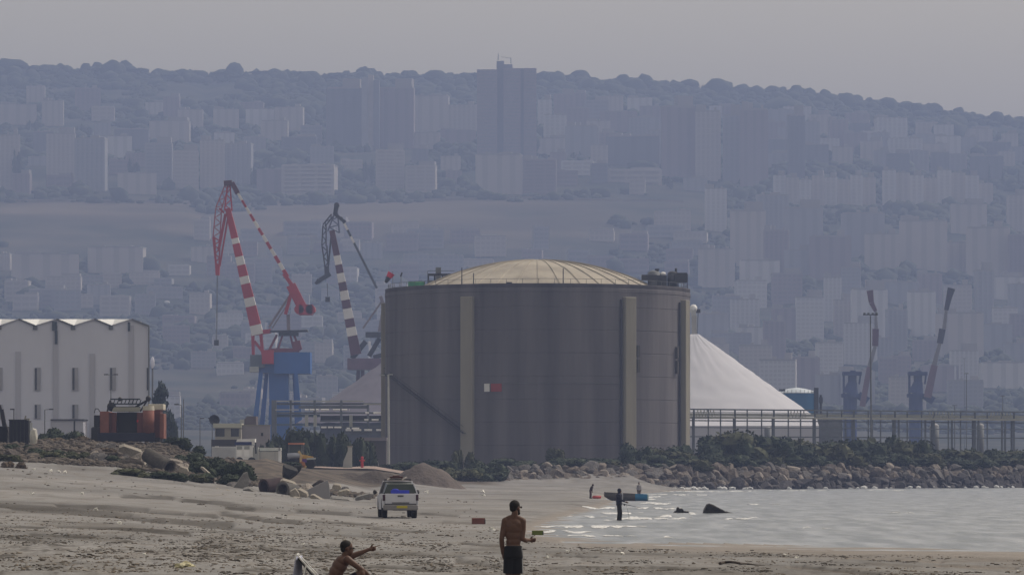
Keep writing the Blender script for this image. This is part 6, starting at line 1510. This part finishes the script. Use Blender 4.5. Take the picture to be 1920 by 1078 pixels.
tx = bpy.data.textures.new('rock_lumps', 'CLOUDS'); tx.noise_scale = .3; dm = o.modifiers.new('d','DISPLACE'); dm.texture = tx; dm.strength = .12
tag(o, 'wedge shaped black rock rising from the grey water', 'rock', px=1348)
b = MB(); b.prism([(-.55,-.3),(-.48,-.02),(-.28,.14),(-.2,.34),(-.1,.22),(.05,.26),(.15,.12),(.38,.08),(.62,-.05),(.66,-.3)], -.4, .4)
o = b.obj('wet_rock', M_wetrock, bevel=.05); o.location = (X(1277,D), D, .05); sb_ = o.modifiers.new('s','SUBSURF'); sb_.levels = sb_.render_levels = 2; sb_.subdivision_type = 'SIMPLE'
dm = o.modifiers.new('d','DISPLACE'); dm.texture = tx; dm.strength = .15
tag(o, 'low jagged black rock in the surf beside the wedge shaped one', 'rock', px=1277)
r = random.Random(21)
D = 104; g_ = gz(1390,D)
b = MB(); pts = [(X(1350+i*9,D+.6*math.sin(i)), D+.5*math.sin(i*1.3), gz(1350+i*9, D)+.035+.03*math.sin(i*.7)) for i in range(10)]
for i in range(9): b.tube(pts[i], pts[i+1], .03*(1-.07*i)+.008, .03*(1-.07*(i+1))+.008, 7)
tag(b.obj('driftwood', mat('dark_driftwood',(.05,.038,.03),.9)), 'long thin dark driftwood stick on the near sand', 'driftwood', px=1390)
# crumpled bag
D = 92.; o = MB().ell((0,0,.05),(.17,.10,.085),2,jit=.9,seed=4).ell((-.1,0,.03),(.1,.08,.05),2,jit=.9,seed=6).ell((.11,.0,.04),(.08,.08,.05),2,jit=.9,seed=8).obj('plastic_bag', mat('cream_plastic',(.62,.58,.40),.5,.1,6))
o.location = (X(346,D),D,gz(346,D)); tag(o, 'crumpled cream plastic bag on the trampled near sand', 'bag', px=346)
M_lit = mat('white_litter',(.7,.69,.66),.6)
litter = [(64,901,'near the dry shrub'),(94,892,'near the dry shrub'),(122,911,'above the vehicle ruts'),(60,932,'above the vehicle ruts'),(154,926,'above the vehicle ruts'),(110,905,'above the vehicle ruts'),(224,982,'between the vehicle ruts'),(180,958,'between the vehicle ruts'),(271,1040,'on the trampled near sand'),(660,1030,'beside the sitting man'),
          (568,1020,'behind the beach chair'),(1026,1046,'beside the standing man'),(1064,1034,'by the near shoreline'),(1130,1032,'by the near shoreline'),(1166,1039,'by the near shoreline'),(1472,1041,'on the shoreline by the far rocks'),(1494,1046,'on the shoreline by the far rocks'),(1908,1071,'at the near outer corner of the beach'),(923,993,'beside the red brown box'),(800,924,'beyond the pickup'),(905,923,'on the flat sand beyond the red brown box'),(907,930,'on the flat sand beyond the red brown box')]
for i, (q, y, wh) in enumerate(litter):
    D = 300.
    for _ in range(40):      # find where the beach shows at this height of the view
        zz = gz(q, D); D = .5*D+.5*min(420, max(70, (CH-zz)*F/(y-HZ))) if y > HZ+2 else D
    sz = S(r.uniform(2.8,4.6), D)
    o = MB().ell((0,0,sz*.35),(sz,sz*.8,sz*.7),1,jit=1.2,seed=i*3).obj('litter', M_lit); o.location = (X(q,D),D,gz(q,D)); o.rotation_euler = (0,0,i)
    tag(o, f'small white piece of litter {wh}', 'litter', 'white litter scattered on the beach', px=q)
r2 = np.random.default_rng(9)
def scatter(name, n, pxr, Dr, size, flat, mt, label, dens=None, seed=1, zmin=.1):
    r_ = np.random.default_rng(seed); px_ = r_.uniform(*pxr, n); u = r_.uniform(0, 1, n); D = Dr[0]+(Dr[1]-Dr[0])*u**1.3
    x_ = (px_-960)/F*D; z = ground(px_, D)
    k = z > zmin
    if dens is not None: k &= dens(px_, D, x_)
    px_, D, x_, z = px_[k], D[k], x_[k], z[k]; n = len(px_); v, f = ico_data()[0]; f = np.array(f)
    s = r_.uniform(size[0], size[1], n)*r_.choice([1,1,1,1.8], n)
    V = v[None]*np.stack([s*r_.uniform(.8,2.2,n), s*r_.uniform(.8,1.5,n), s*flat], -1)[:, None]*(1+r_.uniform(-.4,.4,(n,len(v),1)))
    V += np.stack([x_, D, z+s*flat*.4], -1)[:, None]
    Fc = (f[None]+(np.arange(n)*len(v))[:, None, None]).reshape(-1, 3); co = V.reshape(-1, 3).astype(np.float32)
    me = bpy.data.meshes.new(name); me.vertices.add(len(co)); me.vertices.foreach_set('co', co.ravel())
    me.loops.add(Fc.size); me.loops.foreach_set('vertex_index', Fc.ravel().astype(np.int32))
    me.polygons.add(len(Fc)); me.polygons.foreach_set('loop_start', (np.arange(len(Fc))*3).astype(np.int32)); me.polygons.foreach_set('loop_total', np.full(len(Fc), 3, np.int32))
    me.update(calc_edges=True); me.materials.append(mt); o = bpy.data.objects.new(name, me); col.objects.link(o); tag(o, label, kind='stuff')
M_weed = mat('dry_seaweed',(.06,.05,.04),.95,.4,3); M_clod = mat('sand_clods',(.17,.145,.12),.95,.3,3)
scatter('seaweed', 26000, (-60,1980), (86,150), (.007,.024), .5, M_weed, 'dark dry seaweed crumbs strewn over the near sand', lambda p_, D, x: (fbm(x*.9, D*.28, 3, 5) > np.where(p_ < 850, .02, .2)), 3, .08)
scatter('sand_clods', 14000, (-60,1980), (86,190), (.008,.024), .6, M_clod, 'lumps of trampled sand on the near beach', lambda p_, D, x: (fbm(x*.7, D*.3, 3, 8) > np.where(p_ < 850, -.1, .15)), 4, .08)
scatter('pebbles', 900, (-60,900), (150,350), (.02,.055), .6, mat('beach_pebbles',(.12,.105,.09),.9,.4,2), 'scattered stones and debris on the middle beach', lambda p_, D, x: fbm(x*.2, D*.1, 3, 8) > .0, 6)
scatter('rubble', 9000, (-40,700), (318,405), (.04,.15), .8, mat('mixed_rubble',(.10,.085,.072),.95,.6,1.5), 'loose brown rubble covering the mound', lambda p_, D, x: (p_ < 440) | (D < 345), 7)
# foam
def foam(px0, px1, py, w_px, seed, name='foam'):
    b = MB(); r_ = random.Random(seed); n_ = int((px1-px0)/2.2)+2; vs_ = []
    Dm = CH*F/(py-HZ); dd = Dm*Dm/(CH*F)
    for i in range(n_):
        q = px0+(px1-px0)*i/(n_-1); t = i/(n_-1); env = math.sin(math.pi*min(1,max(0,t)))**.5*float(np.clip((noise.noise(Vector((q*.045, seed*3.7, 2)))+.34)*3.0, 0, 1))
        c_ = Dm+dd*1.2*noise.noise(Vector((q*.03, seed, 0)))*2; wd = dd*w_px*env*(.55+.8*abs(noise.noise(Vector((q*.09, seed*2., 1)))))+.05
        for k in range(5):
            s_ = (k-2)/2; D = c_+s_*wd*.5; z_ = float(waterz(np.array([q]), np.array([D]))[0]); zg_ = float(ground(np.array([q]), np.array([D]))[0])
            vs_.append((X(q, D), D, max(z_, zg_)-.05+.065*min(1,env*4)+.045*(1-s_*s_)*env*(.5+abs(noise.noise(Vector((q*.3, s_, seed)))))))
    b.add(vs_, [(i*5+k, (i+1)*5+k, (i+1)*5+k+1, i*5+k+1) for i in range(n_-1) for k in range(4)]); return b
fm = MB()
for i, a in enumerate(((1040,1215,987,7),(1150,1300,972,6.0),(1225,1300,969,4),(1120,1210,962,3.5),(1090,1180,952,4),(1180,1260,944,5),(1150,1240,936,2.5),(1190,1330,927,2),(1240,1420,921,1.2),(1000,1110,997,2.5),(1040,1170,1006,1.6),(1150,1195,1005,3),(1270,1310,963,3),(1210,1240,931,3),(1430,1560,919.5,1),(1600,1700,918.5,1),(1130,1190,975,2.5),(1060,1140,969,1.5),(1330,1440,973,.9),(1500,1560,990,.7),(1640,1720,962,.7),(1010,1090,988,2.2),(1190,1280,953,2.2),(1390,1480,945,.8),(1240,1290,1008,1.2))):
    q_ = foam(*a, 10+i); fm.add(q_.v, q_.f)
tag(fm.obj('foam', mat('sea_foam',(.62,.63,.64),.8,.25,2,.6,6), smooth=True), 'white foam lines of small waves breaking in the shallows', kind='stuff')
# small spray tufts where waves meet the rocks
r_ = random.Random(5); b = MB()
for i in range(90):
    q = r_.choice([r_.uniform(1235,1420), r_.uniform(1290,1930), r_.uniform(1150,1310)]); D = float(np.interp(q, DB_P, DB_D))-r_.uniform(0,1.2)
    s_ = r_.uniform(.12,.35); b.ell((X(q,D), D, s_*.4), (s_*1.6,s_,s_), 0, jit=.6, seed=i)
tag(b.obj('spray', mat('sea_foam',(.72,.73,.73))), 'small white spray tufts along the foot of the boulders', kind='stuff')
for q, y, lab in ((1082,896,'dish aerial'),): pass
for q, y in ((1081,246),(1135,254),(313,567),(468,142+0)):
    D = hill_D(q, y+6)
    o = MB().ell((0,0,0),(S(6,D),S(4,D),S(3.2,D)),1).obj('white_roof_tank', M_white); o.location = P(q, y, D-12)
    tag(o, 'tiny bright white rooftop tank ' + ('on the grey block beyond the tallest tower' if q == 1081 else 'above the dark grey block' if q == 1135 else 'low in the town near the large crane' if q == 313 else 'just under the ridge trees'), 'roof tank', px=q)

# ------------------------------------------------------------------ labels: things that read alike get their place in the row
from collections import defaultdict
ORD = ['first','second','third','fourth','fifth','sixth','seventh','eighth','ninth','tenth','eleventh','twelfth','thirteenth','fourteenth','fifteenth','sixteenth','seventeenth','eighteenth','nineteenth','twentieth']
gl_ = defaultdict(list)
for o, px_ in THINGS: gl_[o['label'].lower()].append((px_ if px_ is not None else 960+o.location.x/max(1,o.location.y)*F, o))
for k_, lst in gl_.items():
    if len(lst) > 1:
        lst.sort(key=lambda a: a[0])
        for i, (_, o) in enumerate(lst):
            o['label'] = o['label'].replace(',', '')+f', {ORD[i] if i < 20 else str(i+1)+"th"} from left'
for o in bpy.data.objects:
    for k_ in ('_b', 'base'):
        if k_ in o: del o[k_]
